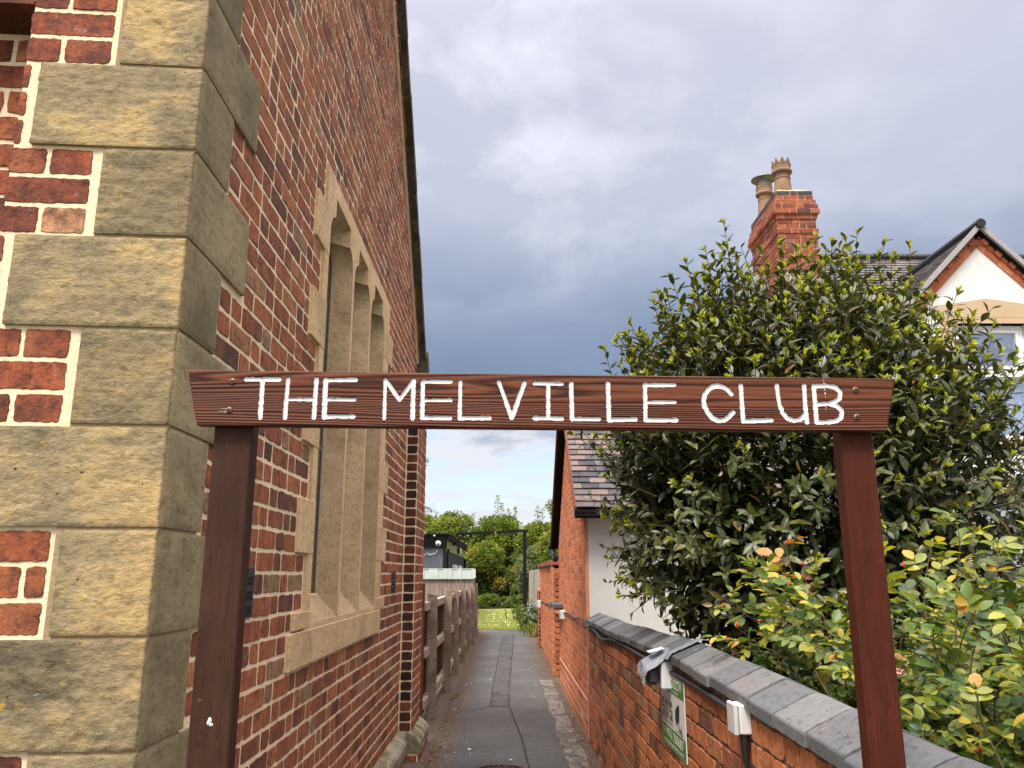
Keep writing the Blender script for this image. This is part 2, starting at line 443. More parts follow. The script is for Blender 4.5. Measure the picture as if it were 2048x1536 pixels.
M['fence_wood'] = wood_mat('fence_wood', (.20, .15, .12), (.38, .30, .25), 'z', 1.2, .9, .5, .1, .004)
M['fence_dark'] = wood_mat('fence_boards', (.055, .030, .02), (.11, .062, .042), 'z', 1.2, .9, .5, .1, .004)
M['rail_wood'] = wood_mat('fence_rail', (.30, .255, .215), (.50, .44, .38), 'y', 1.0, .9, .4, .1, .004)
M['post_conc'] = stone_mat('lichened_post', [(.20, .145, .11), (.24, .18, .14), (.29, .22, .17), (.33, .26, .20)], .25, .9, .15, .4, .004)
M['brown_post'] = wood_mat('brown_post', (.09, .03, .016), (.17, .06, .03), 'z', 1, .7, .3, .2)
M['white_paint'] = plain_mat('letter_paint', (.60, .61, .60), .45, .12, 60, .25, 0, .4, 160)
M['screw'] = plain_mat('screw_steel', (.20, .12, .085), .5, .4, 90, .2, .7)
M['render'] = plain_mat('white_render', (.66, .65, .615), .9, .12, 2.5, .35, 0, .1, 220)
M['cream'] = plain_mat('painted_stone', (.47, .345, .22), .85, .15, 4, .2, 0, .2, 120)
M['upvc'] = plain_mat('white_frame', (.82, .84, .83), .35, .06, 8, .02)
M['grey_frame'] = plain_mat('grey_frame', (.10, .105, .115), .4, .1, 8, .02)
M['tile'] = brick_mat('roof_tile', [(0, (.042, .044, .054)), (.35, (.06, .062, .073)), (.5, (.08, .08, .09)), (.62, (.15, .105, .095)), (.85, (.19, .14, .125)), (1, (.10, .092, .096))], .2, 0, .3, .08, .75)
M['slate'] = brick_mat('dark_roof_tile', [(0, (.075, .073, .08)), (.5, (.115, .11, .112)), (1, (.17, .155, .15))], .2, 0, .3, .08, .7)
M['black_plastic'] = plain_mat('black_plastic', (.014, .014, .016), .35, .2, 9, .04)
M['black_paint'] = plain_mat('black_paint', (.008, .008, .008), .75, .3, 20, .1, 0, .15)
M['grey_verge'] = plain_mat('grey_verge', (.30, .28, .27), .7, .2, 10, .1)
M['terracotta'] = plain_mat('terracotta', (.24, .145, .08), .85, .6, 9, .2)
M['steel'] = plain_mat('steel', (.30, .29, .27), .4, .2, 12, .05, .8)
M['box_white'] = plain_mat('box_plastic', (.62, .62, .60), .4, .18, 24, .03)
M['box_grey'] = plain_mat('box_plastic_grey', (.50, .49, .47), .45, .22, 24, .03)  # slightly greyer plastic, used for the box lids
M['cable'] = plain_mat('cable_rubber', (.035, .037, .04), .5, .3, 30, .1)
M['bag'] = plain_mat('grey_plastic_tape', (.20, .21, .23), .35, .35, 35, .6, 0, .6, 28)
M['cam_body'] = plain_mat('camera_casing', (.05, .045, .043), .45, .2, 30, .05)
M['sign_green'] = plain_mat('sign_green', (.07, .19, .03), .35, .12, 12, .02)
M['sign_white'] = plain_mat('sign_white', (.66, .64, .63), .35, .08, 12, .02)
M['sign_letter'] = plain_mat('sign_letter', (.72, .78, .62), .4, .08, 12, .02)
M['logo_green'] = plain_mat('logo_green', (.03, .09, .03), .4, .05, 12, .02)
M['logo_red'] = plain_mat('logo_red', (.30, .012, .02), .4, .05, 12, .02)
M['logo_black'] = plain_mat('logo_black', (.012, .01, .01), .4, .05, 12, .02)
M['logo_grey'] = plain_mat('logo_grey', (.16, .15, .15), .4, .05, 12, .02)
M['cabin_grey'] = wood_mat('cabin_cladding', (.17, .18, .22), (.21, .22, .26), 'z', .6, .7, .2, .2)
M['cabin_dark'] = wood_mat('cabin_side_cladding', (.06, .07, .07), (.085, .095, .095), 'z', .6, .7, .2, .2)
M['cabin_yellow'] = plain_mat('cabin_fascia', (.22, .22, .08), .7, .2, 6, .05)
M['pale_fascia'] = plain_mat('pale_sheet', (.46, .52, .49), .5, .12, 5, .1)
M['vent'] = plain_mat('vent_iron', (.030, .029, .032), .6, .3, 30, .1)
M['vent_hole'] = plain_mat('vent_dark', (.004, .004, .004), .9, .1, 30, 0)
M['bark'] = plain_mat('bark', (.075, .05, .033), .9, .4, 30, .6)
M['twig'] = plain_mat('bay_twig', (.065, .045, .02), .8, .4, 30, .3)
M['cane'] = plain_mat('rose_cane', (.13, .12, .04), .7, .5, 20, .2)
M['cane_brown'] = plain_mat('rose_cane_old', (.16, .10, .06), .8, .4, 20, .3)
M['bay'] = leaf_mat('bay_leaf', [(0, (.032, .042, .009)), (.4, (.055, .068, .014)), (.75, (.080, .093, .019)), (.93, (.115, .125, .03)), (.985, (.15, .13, .025)), (1, (.27, .14, .03))], .40, .12, .55)
M['bay_deep'] = leaf_mat('bay_leaf_inner_shade', [(0, (.020, .032, .008)), (.6, (.034, .05, .012)), (.94, (.05, .066, .02)), (1, (.24, .13, .03))], .42, .08, .45)  # inner leaves: bay green darkened to stand for shade deep in the crown
M['bay_tip'] = leaf_mat('bay_new_leaf', [(0, (.22, .25, .028)), (.5, (.36, .37, .04)), (1, (.48, .46, .07))], .4, .35, .4)
M['rose'] = leaf_mat('rose_leaf', [(0, (.035, .075, .02)), (.35, (.065, .12, .03)), (.65, (.11, .16, .032)), (.86, (.19, .21, .034)), (.98, (.30, .28, .04)), (1, (.36, .19, .03))], .42, .28, .4)
M['rose_top'] = leaf_mat('rose_new_leaf', [(0, (.085, .14, .028)), (.4, (.16, .20, .033)), (.8, (.34, .31, .04)), (.975, (.44, .34, .04)), (1, (.46, .18, .04))], .4, .32, .4)
M['rose_red'] = leaf_mat('rose_red_leaf', [(0, (.26, .06, .025)), (.5, (.36, .13, .03)), (1, (.38, .24, .04))], .42, .28, .4)
M['bud'] = plain_mat('rose_bud', (.52, .045, .035), .5, .2, 40, .1)
M['sepal'] = plain_mat('rose_sepal', (.20, .22, .05), .6, .2, 40, .1)
M['petal'] = leaf_mat('rose_petal', [(0, (.62, .33, .27)), (1, (.80, .56, .48))], .5, .3, .2)
def tree_leaf(name, a, b, c, tr=.3): return leaf_mat(name, [(0, a), (.5, b), (1, c)], .55, tr, .25)
M['leaf_lime'] = tree_leaf('lime_foliage', (.115, .145, .02), (.18, .21, .03), (.26, .28, .045))
M['leaf_mid'] = tree_leaf('mid_foliage', (.06, .095, .016), (.11, .155, .027), (.16, .20, .035))
M['leaf_dark'] = tree_leaf('dark_foliage', (.03, .05, .012), (.055, .08, .02), (.09, .11, .025))
M['leaf_gold'] = tree_leaf('golden_foliage', (.14, .125, .02), (.22, .19, .028), (.32, .25, .04))
M['leaf_grey'] = tree_leaf('grey_foliage', (.10, .125, .06), (.16, .19, .10), (.22, .24, .14))
M['needle'] = tree_leaf('conifer_foliage', (.03, .05, .018), (.05, .08, .025), (.08, .11, .03))
M['iris'] = tree_leaf('iris_flower', (.22, .20, .42), (.35, .33, .6), (.55, .55, .75))
M['weed'] = tree_leaf('weed_leaf', (.13, .15, .02), (.20, .20, .03), (.3, .28, .05))
M['petal_white'] = plain_mat('fallen_petal', (.75, .72, .68), .7, .1, 30, 0)
M['litter'] = brick_mat('leaf_litter', [(0, (.06, .025, .015)), (.5, (.15, .07, .04)), (1, (.32, .19, .11))], .2, 0, .2, 0)
M['clover'] = plain_mat('clover_white', (.7, .7, .55), .8, .1, 30, 0)

def glass_mat():
    m, nt, p = mat('window_glass')
    setp(nt, p, Base_Color=(.02, .022, .026), Roughness=.06)
    p.inputs['Specular IOR Level'].default_value = .6
    return m
M['glass'] = glass_mat()
def pane_mat():
    m, nt, p = mat('house_window_glass')
    gl = nd(nt, 'BsdfGlossy', {'Color': (1, 1, 1), 'Roughness': .03})
    tr = nd(nt, 'BsdfTransparent', {'Color': (.85, .87, .92)})
    mx = nd(nt, 'MixShader', {0: .32, 1: tr.outputs[0], 2: gl.outputs[0]})
    nt.links.new(mx.outputs[0], nt.nodes['Material Output'].inputs[0])
    return m
M['pane'] = pane_mat()
M['curtain'] = plain_mat('net_curtain', (.80, .80, .84), .9, .05, 8, .1)
M['room'] = plain_mat('room_wall', (.42, .40, .46), .9, .1, 3, .05)

def asphalt():
    m, nt, p = mat('asphalt')
    v = ncoord(nt)
    sx = nd(nt, 'SeparateXYZ', {0: nd(nt, 'TexCoord').outputs['Object']})
    n1 = noisef(nt, v, 260, 3, .6); n2 = noisef(nt, v, 1.3, 5, .6); n3 = noisef(nt, v, 9, 6, .65)
    vo = nd(nt, 'TexVoronoi', {'Vector': v, 'Scale': 120.0}).outputs['Distance']
    c = ramp(nt, n1, [(.3, (.046, .045, .043)), (.55, (.092, .090, .086)), (.72, (.22, .215, .205))])
    c = mixc(nt, .6, c, ramp(nt, n2, [(.3, .5), (.7, 1.3)]), 'MULTIPLY')
    c = mixc(nt, .5, c, ramp(nt, noisef(nt, v, 34, 6, .7), [(.35, .45), (.6, 1.2)]), 'MULTIPLY')
    # brown dirt washed against both walls
    ed = mth(nt, 'ABSOLUTE', mth(nt, 'SUBTRACT', sx.outputs[0], .05))
    ed = mth(nt, 'ADD', ed, mth(nt, 'MULTIPLY', mth(nt, 'SUBTRACT', n3, .5), .55))
    ef = ramp(nt, ed, [(.40, 0.0), (.58, .8), (.76, 1.0)])
    dc = ramp(nt, noisef(nt, v, 70, 5, .7), [(.3, (.055, .038, .026)), (.55, (.115, .082, .055)), (.75, (.21, .16, .11))])
    c = mixc(nt, mth(nt, 'MULTIPLY', ef, .9), c, dc)
    setp(nt, p, Base_Color=c, Roughness=.85, Normal=bumpn(nt, mth(nt, 'ADD', n1, mth(nt, 'MULTIPLY', vo, .6)), .6, .006))
    p.inputs['Specular IOR Level'].default_value = .3
    return m
M['asphalt'] = asphalt()
M['asphalt_patch'] = stone_mat('asphalt_patch', [(.050, .049, .047), (.064, .062, .060), (.076, .074, .071), (.09, .088, .084)], .05, 0, 0, .5, .004)
M['crack'] = plain_mat('crack_dirt', (.018, .014, .011), .95, .4, 20, .3)
M['gravel_patch'] = stone_mat('worn_concrete', [(.10, .09, .078), (.135, .122, .107), (.17, .155, .137), (.20, .185, .165)], .1, .1, 0, .9, .01)
def lawn_mat():
    m, nt, p = mat('lawn')
    v = ncoord(nt)
    n1 = noisef(nt, v, .8, 4, .6); n2 = noisef(nt, ncoord(nt, (1, .35, 1)), 45, 4, .65)
    c = ramp(nt, n2, [(.3, (.13, .165, .02)), (.55, (.23, .26, .035)), (.75, (.34, .35, .06))])
    c = mixc(nt, .5, c, ramp(nt, n1, [(.3, .6), (.7, 1.25)]), 'MULTIPLY')
    setp(nt, p, Base_Color=c, Roughness=.9, Normal=bumpn(nt, n2, .8, .05))
    return m
M['lawn'] = lawn_mat()
M['soil'] = plain_mat('soil', (.045, .034, .022), .95, .5, 8, .9, 0, .1, 40)
M['ground'] = plain_mat('ground_earth', (.10, .09, .06), .95, .4, .6, .6, 0, .1, 8)
M['paving'] = plain_mat('pale_paving', (.48, .42, .36), .9, .2, 3, .3, 0, .1, 60)

# ------------------------------------------------------------------ brickwork
CH = .086
ROW0 = .275 * CH                # a bed joint sits this far above lens height; every course on the hall follows it
def fill(rng, a, b, k, bl, bh, bond):
    res = []; s = a
    if b - a < .03: return res
    if bond == 'english':
        seq = [bh] if k % 3 == 0 else [bl]
        if k % 2 == 1: res.append((s, min(s + bl * (.5 if k % 3 else .75), b))); s = res[-1][1]
    elif bond == 'flemish':
        seq = [bl, bh] if k % 2 == 0 else [bh, bl]
    else:
        seq = [bl]
        if k % 2: res.append((s, min(s + bl * .5, b))); s = res[-1][1]
    i = 0
    while s < b - 1e-6:
        L = seq[i % len(seq)]
        if bond == 'mixed' or rng.random() < .10: L = rng.choice((bl, bl, bh))
        e = s + L * rng.uniform(.97, 1.03)
        if b - e < .055: e = b
        res.append((s, min(e, b))); s = e; i += 1
    return res

def bricks(mb, O, U, N, segs, z0, z1, rng, ch=CH, bl=.235, bh=.115, j=.013, proud=.004, jit=.003, npx=3, bond='flemish', kf=None, m=0, deep=.006, wav=.0):
    O = Vector(O); U = Vector(U).normalized(); N = Vector(N).normalized(); Zv = Vector((0, 0, 1))
    flip = U.cross(Zv).dot(N) < 0
    n = int(round((z1 - z0) / ch))
    for k in range(n):
        zb = z0 + k * ch; zt = zb + ch
        for (a, b) in segs(zb, zt, k):
            for (s, e) in fill(rng, a, b, (kf(k) if kf else k), bl, bh, bond):
                x0, x1 = s + j / 2, e - j / 2
                y0, y1 = zb + j / 2, zt - j / 2
                if x1 - x0 < .012: continue
                np_ = max(2, int(npx * (x1 - x0) / .11 + .5)); ns = max(1, int(npx * .7))
                per = []
                for i in range(np_): per.append((x0 + (x1 - x0) * i / np_, y0))
                for i in range(ns): per.append((x1, y0 + (y1 - y0) * i / ns))
                for i in range(np_): per.append((x1 - (x1 - x0) * i / np_, y1))
                for i in range(ns): per.append((x0, y1 - (y1 - y0) * i / ns))
                cxm, cym = (x0 + x1) / 2, (y0 + y1) / 2
                P = []
                for q, (x, y) in enumerate(per):
                    corner = (abs(x - x0) < 1e-6 or abs(x - x1) < 1e-6) and (abs(y - y0) < 1e-6 or abs(y - y1) < 1e-6)
                    r = .0018 if corner else 0
                    x += rng.uniform(-jit, jit) + (r if x < cxm else -r); y += rng.uniform(-jit, jit) + (r if y < cym else -r)
                    P.append((x, y))
                pr = proud + rng.uniform(-.0015, .0015); tx = rng.uniform(-.004, .004); ty = rng.uniform(-.008, .008)
                c = len(P); vs = []
                for ring, (d, ins) in enumerate(((-deep, 0), (pr - .0012, 0), (pr, .0014))):
                    for (x, y) in P:
                        if ins:
                            x += ins if x < cxm else -ins; y += ins if y < cym else -ins
                        dd = d + ((x - cxm) * tx + (y - cym) * ty if ring else 0)
                        vs.append(tuple(O + U * x + Zv * y + N * dd))
                fs = []
                for ring in (0, 1):
                    for i in range(c):
                        f = (ring * c + i, ring * c + (i + 1) % c, (ring + 1) * c + (i + 1) % c, (ring + 1) * c + i)
                        fs.append(f[::-1] if flip else f)
                f = tuple(range(2 * c, 3 * c)); fs.append(f[::-1] if flip else f)
                mb.add(vs, fs, m)
# ================================================================== GROUND
rng = random.Random(5)
g = MB(); g.box(-400, 400, -60, 700, GZ - .30, GZ - .03)
tag(g.build('ground', M['ground']), 'bare earth ground round the hall, houses and garden', 'ground', kind='structure')
pm = MB()
pm.box(-1.05, .80, -3.0, 23.1, GZ - .1, GZ)
def ribbon(pts, wd, z, m, r, step=.06):
    P = []
    for (x0, y0), (x1, y1) in zip(pts[:-1], pts[1:]):
        n = max(1, int(math.hypot(x1 - x0, y1 - y0) / step))
        for i in range(n): P.append((x0 + (x1 - x0) * i / n, y0 + (y1 - y0) * i / n))
    P.append(pts[-1]); L = []; Rr = []
    for i, (x, y) in enumerate(P):
        a = P[max(0, i - 1)]; b = P[min(len(P) - 1, i + 1)]
        tx, ty = b[0] - a[0], b[1] - a[1]; l = math.hypot(tx, ty) or 1
        nx, ny = -ty / l, tx / l; o = wd * 1.3 * noise.noise((y * 2.1 + pts[0][0] * 50, 1.7, 0)) + r.gauss(0, wd * .18); h = wd * r.uniform(.25, .8)
        L.append((x + nx * (o + h), y + ny * (o + h), z)); Rr.append((x + nx * (o - h), y + ny * (o - h), z))
    n = len(P)
    pm.add(L + Rr, [(i + 1, i, n + i, n + i + 1) for i in range(n - 1)], m)
pm.add([(-.168, 9.75, GZ + .004), (.06, 9.75, GZ + .004), (.205, 20.6, GZ + .004), (-.06, 20.6, GZ + .004)], [(0, 1, 2, 3)], 1)
ribbon([(-.168, 9.75), (-.15, 12), (-.12, 15), (-.076, 19.1)], .007, GZ + .008, 2, rng)
ribbon([(.21, 5.2), (.19, 6.6), (.165, 7.8), (.10, 8.9), (.05, 9.8), (.041, 10.9), (.10, 14), (.16, 17), (.212, 21.0)], .008, GZ + .008, 2, rng)
ribbon([(-.168, 9.75), (-.35, 9.4), (-.62, 9.25)], .010, GZ + .009, 2, rng)
ribbon([(-.55, 19.05), (-.1, 19.15), (.35, 19.2), (.72, 19.1)], .02, GZ + .012, 2, rng)
# broken strip of old concrete along the right-hand wall
L_, R_ = [], []
for i in range(60):
    y = 5.0 + i * .12
    L_.append((.50 + .05 * noise.noise((y * 1.3, 0, 0)) + .03 * noise.noise((y * 5, 3, 0)), y, GZ + .005)); R_.append((.66 + .04 * noise.noise((y * 2, 9, 0)), y, GZ + .005))
pm.add(L_ + R_, [(i, 60 + i, 61 + i, i + 1) for i in range(59)], 3)
path = pm.build('path', [M['asphalt'], M['asphalt_patch'], M['crack'], M['gravel_patch']], origin=(0, 0, 0))
tag(path, 'narrow patched asphalt path running between the hall and the brick wall', 'path', kind='structure')
lw = MB(); 
def lawnf(u, v):
    x = -9 + 18 * u; y = 22.9 + 17.5 * v
    return (x, y, GZ + .005 + .05 * noise.noise((x * .5, y * .5, 0)) * min(1, v * 5))
lw.grid(lawnf, 40, 40)
tag(lw.build('lawn', M['lawn'], smooth=True), 'mown garden lawn in sunlight beyond the end of the path', 'lawn', kind='structure')
gs = MB(); rr = random.Random(3)
for i in range(9000):
    x = rr.uniform(-2.5, 2.2); y = 22.7 + 12 * rr.random() ** 1.8; h = rr.uniform(.02, .06); a = rr.uniform(0, 6.28); wd = .006
    z = GZ + .01 + .05 * noise.noise((x * .5, y * .5, 0)) * min(1, (y - 22.9) / 17.5 * 5)
    gs.add([(x - wd * math.cos(a), y - wd * math.sin(a), z), (x + wd * math.cos(a), y + wd * math.sin(a), z), (x + rr.gauss(0, .015), y + rr.gauss(0, .015), z + h)], [(0, 1, 2)])
for i in range(170):
    x = rr.uniform(-1.4, 1.2); y = 23.2 + 9 * rr.random(); r = rr.uniform(.008, .014); z = GZ + .06 + .04 * noise.noise((x * .5, y * .5, 0))
    gs.add([(x - r, y - r, z), (x + r, y - r, z), (x + r, y + r, z + .01), (x - r, y + r, z + .01), (x, y, z + r * 1.5)], [(0, 1, 4), (1, 2, 4), (2, 3, 4), (3, 0, 4)], 1)
tag(gs.build('grass', [M['weed'], M['clover']]), 'short grass with white clover heads on the lawn', 'grass', kind='stuff')
# leaf litter, petals and weeds on the path
li = MB(); rr = random.Random(11)
def flake(mb, x, y, r, m=0, z=.012):
    a = rr.uniform(0, 6.28); e = rr.uniform(.4, .8); c, s_ = math.cos(a), math.sin(a)
    pts = [(-r, 0), (-.3 * r, -e * r), (.6 * r, -.7 * e * r), (r, 0), (.5 * r, .8 * e * r), (-.4 * r, e * r)]
    mb.add([(x + c * p - s_ * q, y + s_ * p + c * q, GZ + z + rr.uniform(0, .004)) for p, q in pts], [tuple(range(6))], m)
for i in range(6500):
    sd_ = rr.random() < .5
    y = 5.2 + 17 * rr.random() ** 1.3
    x = (-.66 + abs(rr.gauss(0, .12))) if sd_ else (.74 - abs(rr.gauss(0, .13)))
    flake(li, x, y, rr.uniform(.004, .015))
tag(li.build('leaf_litter', M['litter']), 'brown leaf litter gathered along both edges of the path', 'litter', kind='stuff')
pe = MB(); rr = random.Random(12)
for (x, y) in [(-.5, 11.6), (-.46, 11.7), (-.52, 11.5), (-.2, 12.1), (-.55, 9.5), (-.48, 9.6), (-.35, 18.5), (.62, 8.2), (.4, 11.5), (.35, 10.4), (-.3, 7.4), (.05, 7.0), (.5, 14)]: flake(pe, x, y, .017)
for i in range(60): flake(pe, rr.uniform(-.6, .7), 6 + 14 * rr.random(), rr.uniform(.003, .010))
tag(pe.build('fallen_petals', M['petal_white']), 'white fallen petals scattered on the asphalt', 'petals', kind='stuff')
we = MB(); rr = random.Random(13)
def tuft(mb, x, y, n, h, m=0):
    for _ in range(n):
        a = rr.uniform(0, 6.28); el = rr.uniform(.3, 1.3)
        mb.leaf(Vector((x + rr.gauss(0, .012), y + rr.gauss(0, .02), GZ)), Vector((math.cos(a) * math.cos(el), math.sin(a) * math.cos(el), math.sin(el))), Vector((0, 0, 1)), h * rr.uniform(.5, 1), h * .35, m=m)
for y in np.arange(6.9, 9.4, .05):
    x = .165 + (.19 - .165) * (7.8 - y) if y < 7.8 else .165 - .065 * (y - 7.8) / 1.1
    if rr.random() < .75: tuft(we, x, y, rr.randint(2, 6), .018)
for (x, y, n, h) in [(-.63, 10.3, 14, .06), (-.60, 10.5, 10, .05), (.72, 13.9, 12, .06), (.72, 17.2, 16, .09), (-.62, 8.4, 12, .03), (-.5, 8.2, 9, .025), (.2, 20.8, 10, .04), (-.55, 20.5, 12, .06), (.7, 11.8, 6, .04)]: tuft(we, x, y, n, h)
for y in np.arange(9.4, 21, .35): tuft(we, .05 + .013 * (y - 9.4), y, rr.randint(0, 3), .02)
tag(we.build('weeds', M['weed']), 'small green weeds and moss in the path cracks', 'weeds', kind='stuff')
mh = thing('manhole_cover', 'round reddish manhole cover with a studded rim set in the asphalt', 'manhole cover', (-.03, 6.62, GZ))
b_ = MB(); b_.lathe((-.03, 6.62, GZ), [(.0, .006), (.19, .006), (.215, .004), (.215, -.02)][::-1], 40); b_.build('frame_ring', M['crack'], mh)
b_ = MB()
for i in range(30):
    a = 2 * math.pi * i / 30
    b_.obox((-.03 + .185 * math.cos(a) - .012 * math.sin(a) * -1 * 0, 6.62 + .185 * math.sin(a), GZ + .005), (.028 * -math.sin(a), .028 * math.cos(a), 0), (.022 * math.cos(a), .022 * math.sin(a), 0), (0, 0, .009))
for i in range(-4, 5):
    for jx in range(-4, 5):
        x, y = i * .034, jx * .034
        if math.hypot(x, y) < .15: b_.box(-.03 + x - .012, -.03 + x + .012, 6.62 + y - .012, 6.62 + y + .012, GZ + .005, GZ + .012)
b_.build('lid', M['brick_dark'], mh)

# ================================================================== HALL
rng = random.Random(21)
WX = -.87; CY = 2.055
A4 = R(4)
FU = Vector((math.cos(A4), math.sin(A4), 0)); FN = Vector((math.sin(A4), -math.cos(A4), 0))
CORNER = Vector((WX, CY, 0))
hall = thing('brick_hall', 'old red brick hall with sandstone corner blocks and a tall stone window', 'building', (WX, 4.9, GZ))
def gable_top(y): return min(2.07 + .98 * (7.74 - y), 2.07 + .98 * (y - 2.055))
# --- side wall body (mortar) with the window opening left open
sw = MB()
T = -.30
def yz(poly): sw.prism([(WX, y, z) for y, z in poly], (T, 0, 0))
yz([(CY, GZ), (7.74, GZ), (7.74, -.30), (CY, -.30)])
yz([(CY, -.30), (3.62, -.30), (3.62, 1.92), (CY, 1.92)])
yz([(5.72, -.30), (7.74, -.30), (7.74, 1.92), (5.72, 1.92)])
yz([(CY, 1.92), (7.74, 1.92), (7.74, 2.07), (4.9, gable_top(4.9)), (CY, 2.07)])
sw.build('side_wall', M['mortar'], hall)
fw = MB()
XO = .478                                    # the doorway recess starts this far left of the corner
def fbox(mb, u0, u1, d0, d1, z0, z1, m=0):   # along the front wall, depth measured outward
    mb.obox(CORNER + FU * u0 + FN * d0 + Vector((0, 0, z0)), FU * (u1 - u0), FN * (d1 - d0), (0, 0, z1 - z0), m)
fbox(fw, -XO, -.004, -.28, 0, GZ, 2.05)
fbox(fw, -3.2, -XO, -.40, -.14, GZ, 1.60)
fbox(fw, -3.2, -XO, -.40, 0, 1.60, 2.05)
fw.build('front_wall', M['mortar'], hall)
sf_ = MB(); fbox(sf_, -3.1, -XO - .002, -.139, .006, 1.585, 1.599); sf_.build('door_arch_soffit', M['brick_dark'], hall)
# --- corner blocks
def zi(i): return (18.275 - i) * CH
blocks = []
for n, it in enumerate(range(-4, 35, 3)):
    lng = (n % 2 == 0)
    blocks.append((it, lng))
qj = MB()
fbox(qj, -.235, .009, -.05, .007, GZ, 2.0)
qj.obox(CORNER + Vector((0, 0, GZ)) - Vector((.05, 0, 0)), (.058, 0, 0), (0, .245, 0), (0, 0, 2.0 - GZ))
qj.build('corner_joint', M['wall_mortar'] if False else mortar_mat('corner_mortar', (.36, .26, .15), (.28, .21, .12)), hall)
SN = Vector((1, 0, 0)); SU = Vector((0, 1, 0))
def relief(p, s, amp):
    a = noise.fractal((p.x * 9 + s, p.y * 9 + s * 2, p.z * 20), .75, 2.15, 5) * .55
    b = noise.fractal((p.x * 44 + s, p.y * 44, p.z * 62), .7, 2.0, 3) * .45
    msk = min(1.0, max(.12, .55 + .9 * noise.noise((p.x * 3.0 + s * 3, p.y * 3.0, p.z * 3.0 + s))))
    return amp * (a + b) * msk
def quoin(zb, zt, lf, ls, s):
    mb = MB(); ms = MB()
    PR = .013; e = .0045; rnd = .0022
    base = CORNER + FN * PR + SN * PR
    zb += e; zt -= e
    def edge(t, L): d = min(t, L - t); return -rnd * max(0, 1 - d / .006) ** 1.5
    def jag(z, q): return .004 * noise.noise((z * 30, q, s)) + .0025 * noise.noise((z * 90, q, s))
    def arris(z):
        o = .003 + .0035 * abs(noise.noise((z * 26, s, 1.0))) + .003 * abs(noise.noise((z * 70, s, 5.0)))
        return base - FN * o - SN * o
    def ff(u, v):
        z = zb + (zt - zb) * v; x = lf * (u ** 1.0)
        if u < 1e-6: p = arris(z); return (p.x, p.y, z + 0)
        p = base - FU * x + Vector((0, 0, z))
        k = min(1, x / .02)
        d = relief(p, s, .0062) * k + edge(x, 9) * .8 + edge(z - zb, zt - zb) + edge(lf - x, 9) * .8
        p = p + FN * d
        if u > 1 - 1e-6: p = p + FU * jag(z, 2.0)
        return tuple(p)
    def sf(u, v):
        z = zb + (zt - zb) * v; y = ls * u
        if u < 1e-6: p = arris(z); return (p.x, p.y, z + 0)
        p = base + SU * y + Vector((0, 0, z))
        d = relief(p, s + 40, .0016) * min(1, y / .02) + edge(y, 9) * .8 + edge(z - zb, zt - zb) + edge(ls - y, 9) * .8
        p = p + SN * d
        if u > 1 - 1e-6: p = p + SU * jag(z, 6.0)
        return tuple(p)
    mb.grid(ff, max(24, int(lf / .006)), 40, 0, True)
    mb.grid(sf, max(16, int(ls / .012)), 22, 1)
    # top, bottom, ends go back into the wall
    c = CORNER; bk = -.06
    def q4(a, b_, c_, d_): mb.add([tuple(a), tuple(b_), tuple(c_), tuple(d_)], [(0, 1, 2, 3)], 1)
    up = Vector((0, 0, 1))
    for z, fl in ((zb, 0), (zt, 1)):
        f0 = base - FN * rnd - SN * rnd + up * z; f1 = base - FU * lf - FN * rnd + up * z; f2 = f1 + FN * bk; f3 = f0 + FN * bk + SN * bk
        s1 = base + SU * ls - SN * rnd + up * z; s2 = s1 + SN * bk
        for poly in ((f0, f1, f2, f3), (f0, f3, s2, s1)):
            P = poly if fl == 1 else poly[::-1]
            q4(*P)
    f1 = base - FU * lf - FN * rnd
    q4(f1 + up * zb, f1 + up * zt, f1 + FN * bk + up * zt, f1 + FN * bk + up * zb)
    s1 = base + SU * ls - SN * rnd
    q4(s1 + up * zb, s1 + SN * bk + up * zb, s1 + SN * bk + up * zt, s1 + up * zt)
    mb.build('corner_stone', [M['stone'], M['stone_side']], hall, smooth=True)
qr = random.Random(77)
qdim = {}
for (it, lng) in blocks:
    lf = (.46 if lng else .245) + qr.uniform(-.02, .02)
    ls = (.265 if lng else .485) + qr.uniform(-.015, .02)
    if it in (14, 26): lf = .62
    qdim[it] = (lf, ls)
    quoin(zi(it + 3), zi(it), lf, ls, it * 1.37 + 3.1)
def qat(z):
    i = 18.275 - z / CH
    for it, d in qdim.items():
        if it <= i < it + 3: return d
    return (.25, .3)
# --- side bricks
CHS = .0785
WIN_L, WIN_R = 3.60, 5.74
def jamb_l(z):     # outer edge of the stone, alternating every three courses
    i = 18.275 - z / CH
    i = 18.275 - z / CHS; return 3.42 if int(math.floor((i - 14.22) / 3)) % 2 == 0 else 3.585
def jamb_r(z):
    i = 18.275 - z / CH
    i = 18.275 - z / CHS; return 5.93 if int(math.floor((i - 8.22) / 3)) % 2 == 0 else 5.77
VENTS = ((2.65, 2.885, -.148, .0237), (6.37, 6.6, -.148, .0237))
def side_segs(zb, zt, k):
    z = (zb + zt) / 2
    a = CY + qat(z)[1] + .014
    lim0, lim1 = CY, 7.74
    if zt > 2.07:
        lim0 = max(CY, CY + (zt - 2.07) / .98 - .02); lim1 = 7.74 - (zt - 2.07) / .98 + .02
        a = max(a if zb < 2.0 else lim0, lim0)
    e = lim1
    if z < 1.35: e = min(e, 7.055)
    cuts = []
    if -.385 < z < -.235: cuts.append((3.37, 5.775))
    elif -.235 <= z < 1.945: cuts.append((jamb_l(z), jamb_r(z)))
    for (v0, v1, q0, q1) in VENTS:
        if q0 < z < q1: cuts.append((v0, v1))
    cuts.sort(); res = []; s = a
    for c0, c1 in cuts:
        if c0 > s: res.append((s, c0 - .004))
        s = max(s, c1 + .004)
    if e > s: res.append((s, e))
    return res
sb = MB()
z0 = CHS * (18.275 - 17.22) - 17 * CHS
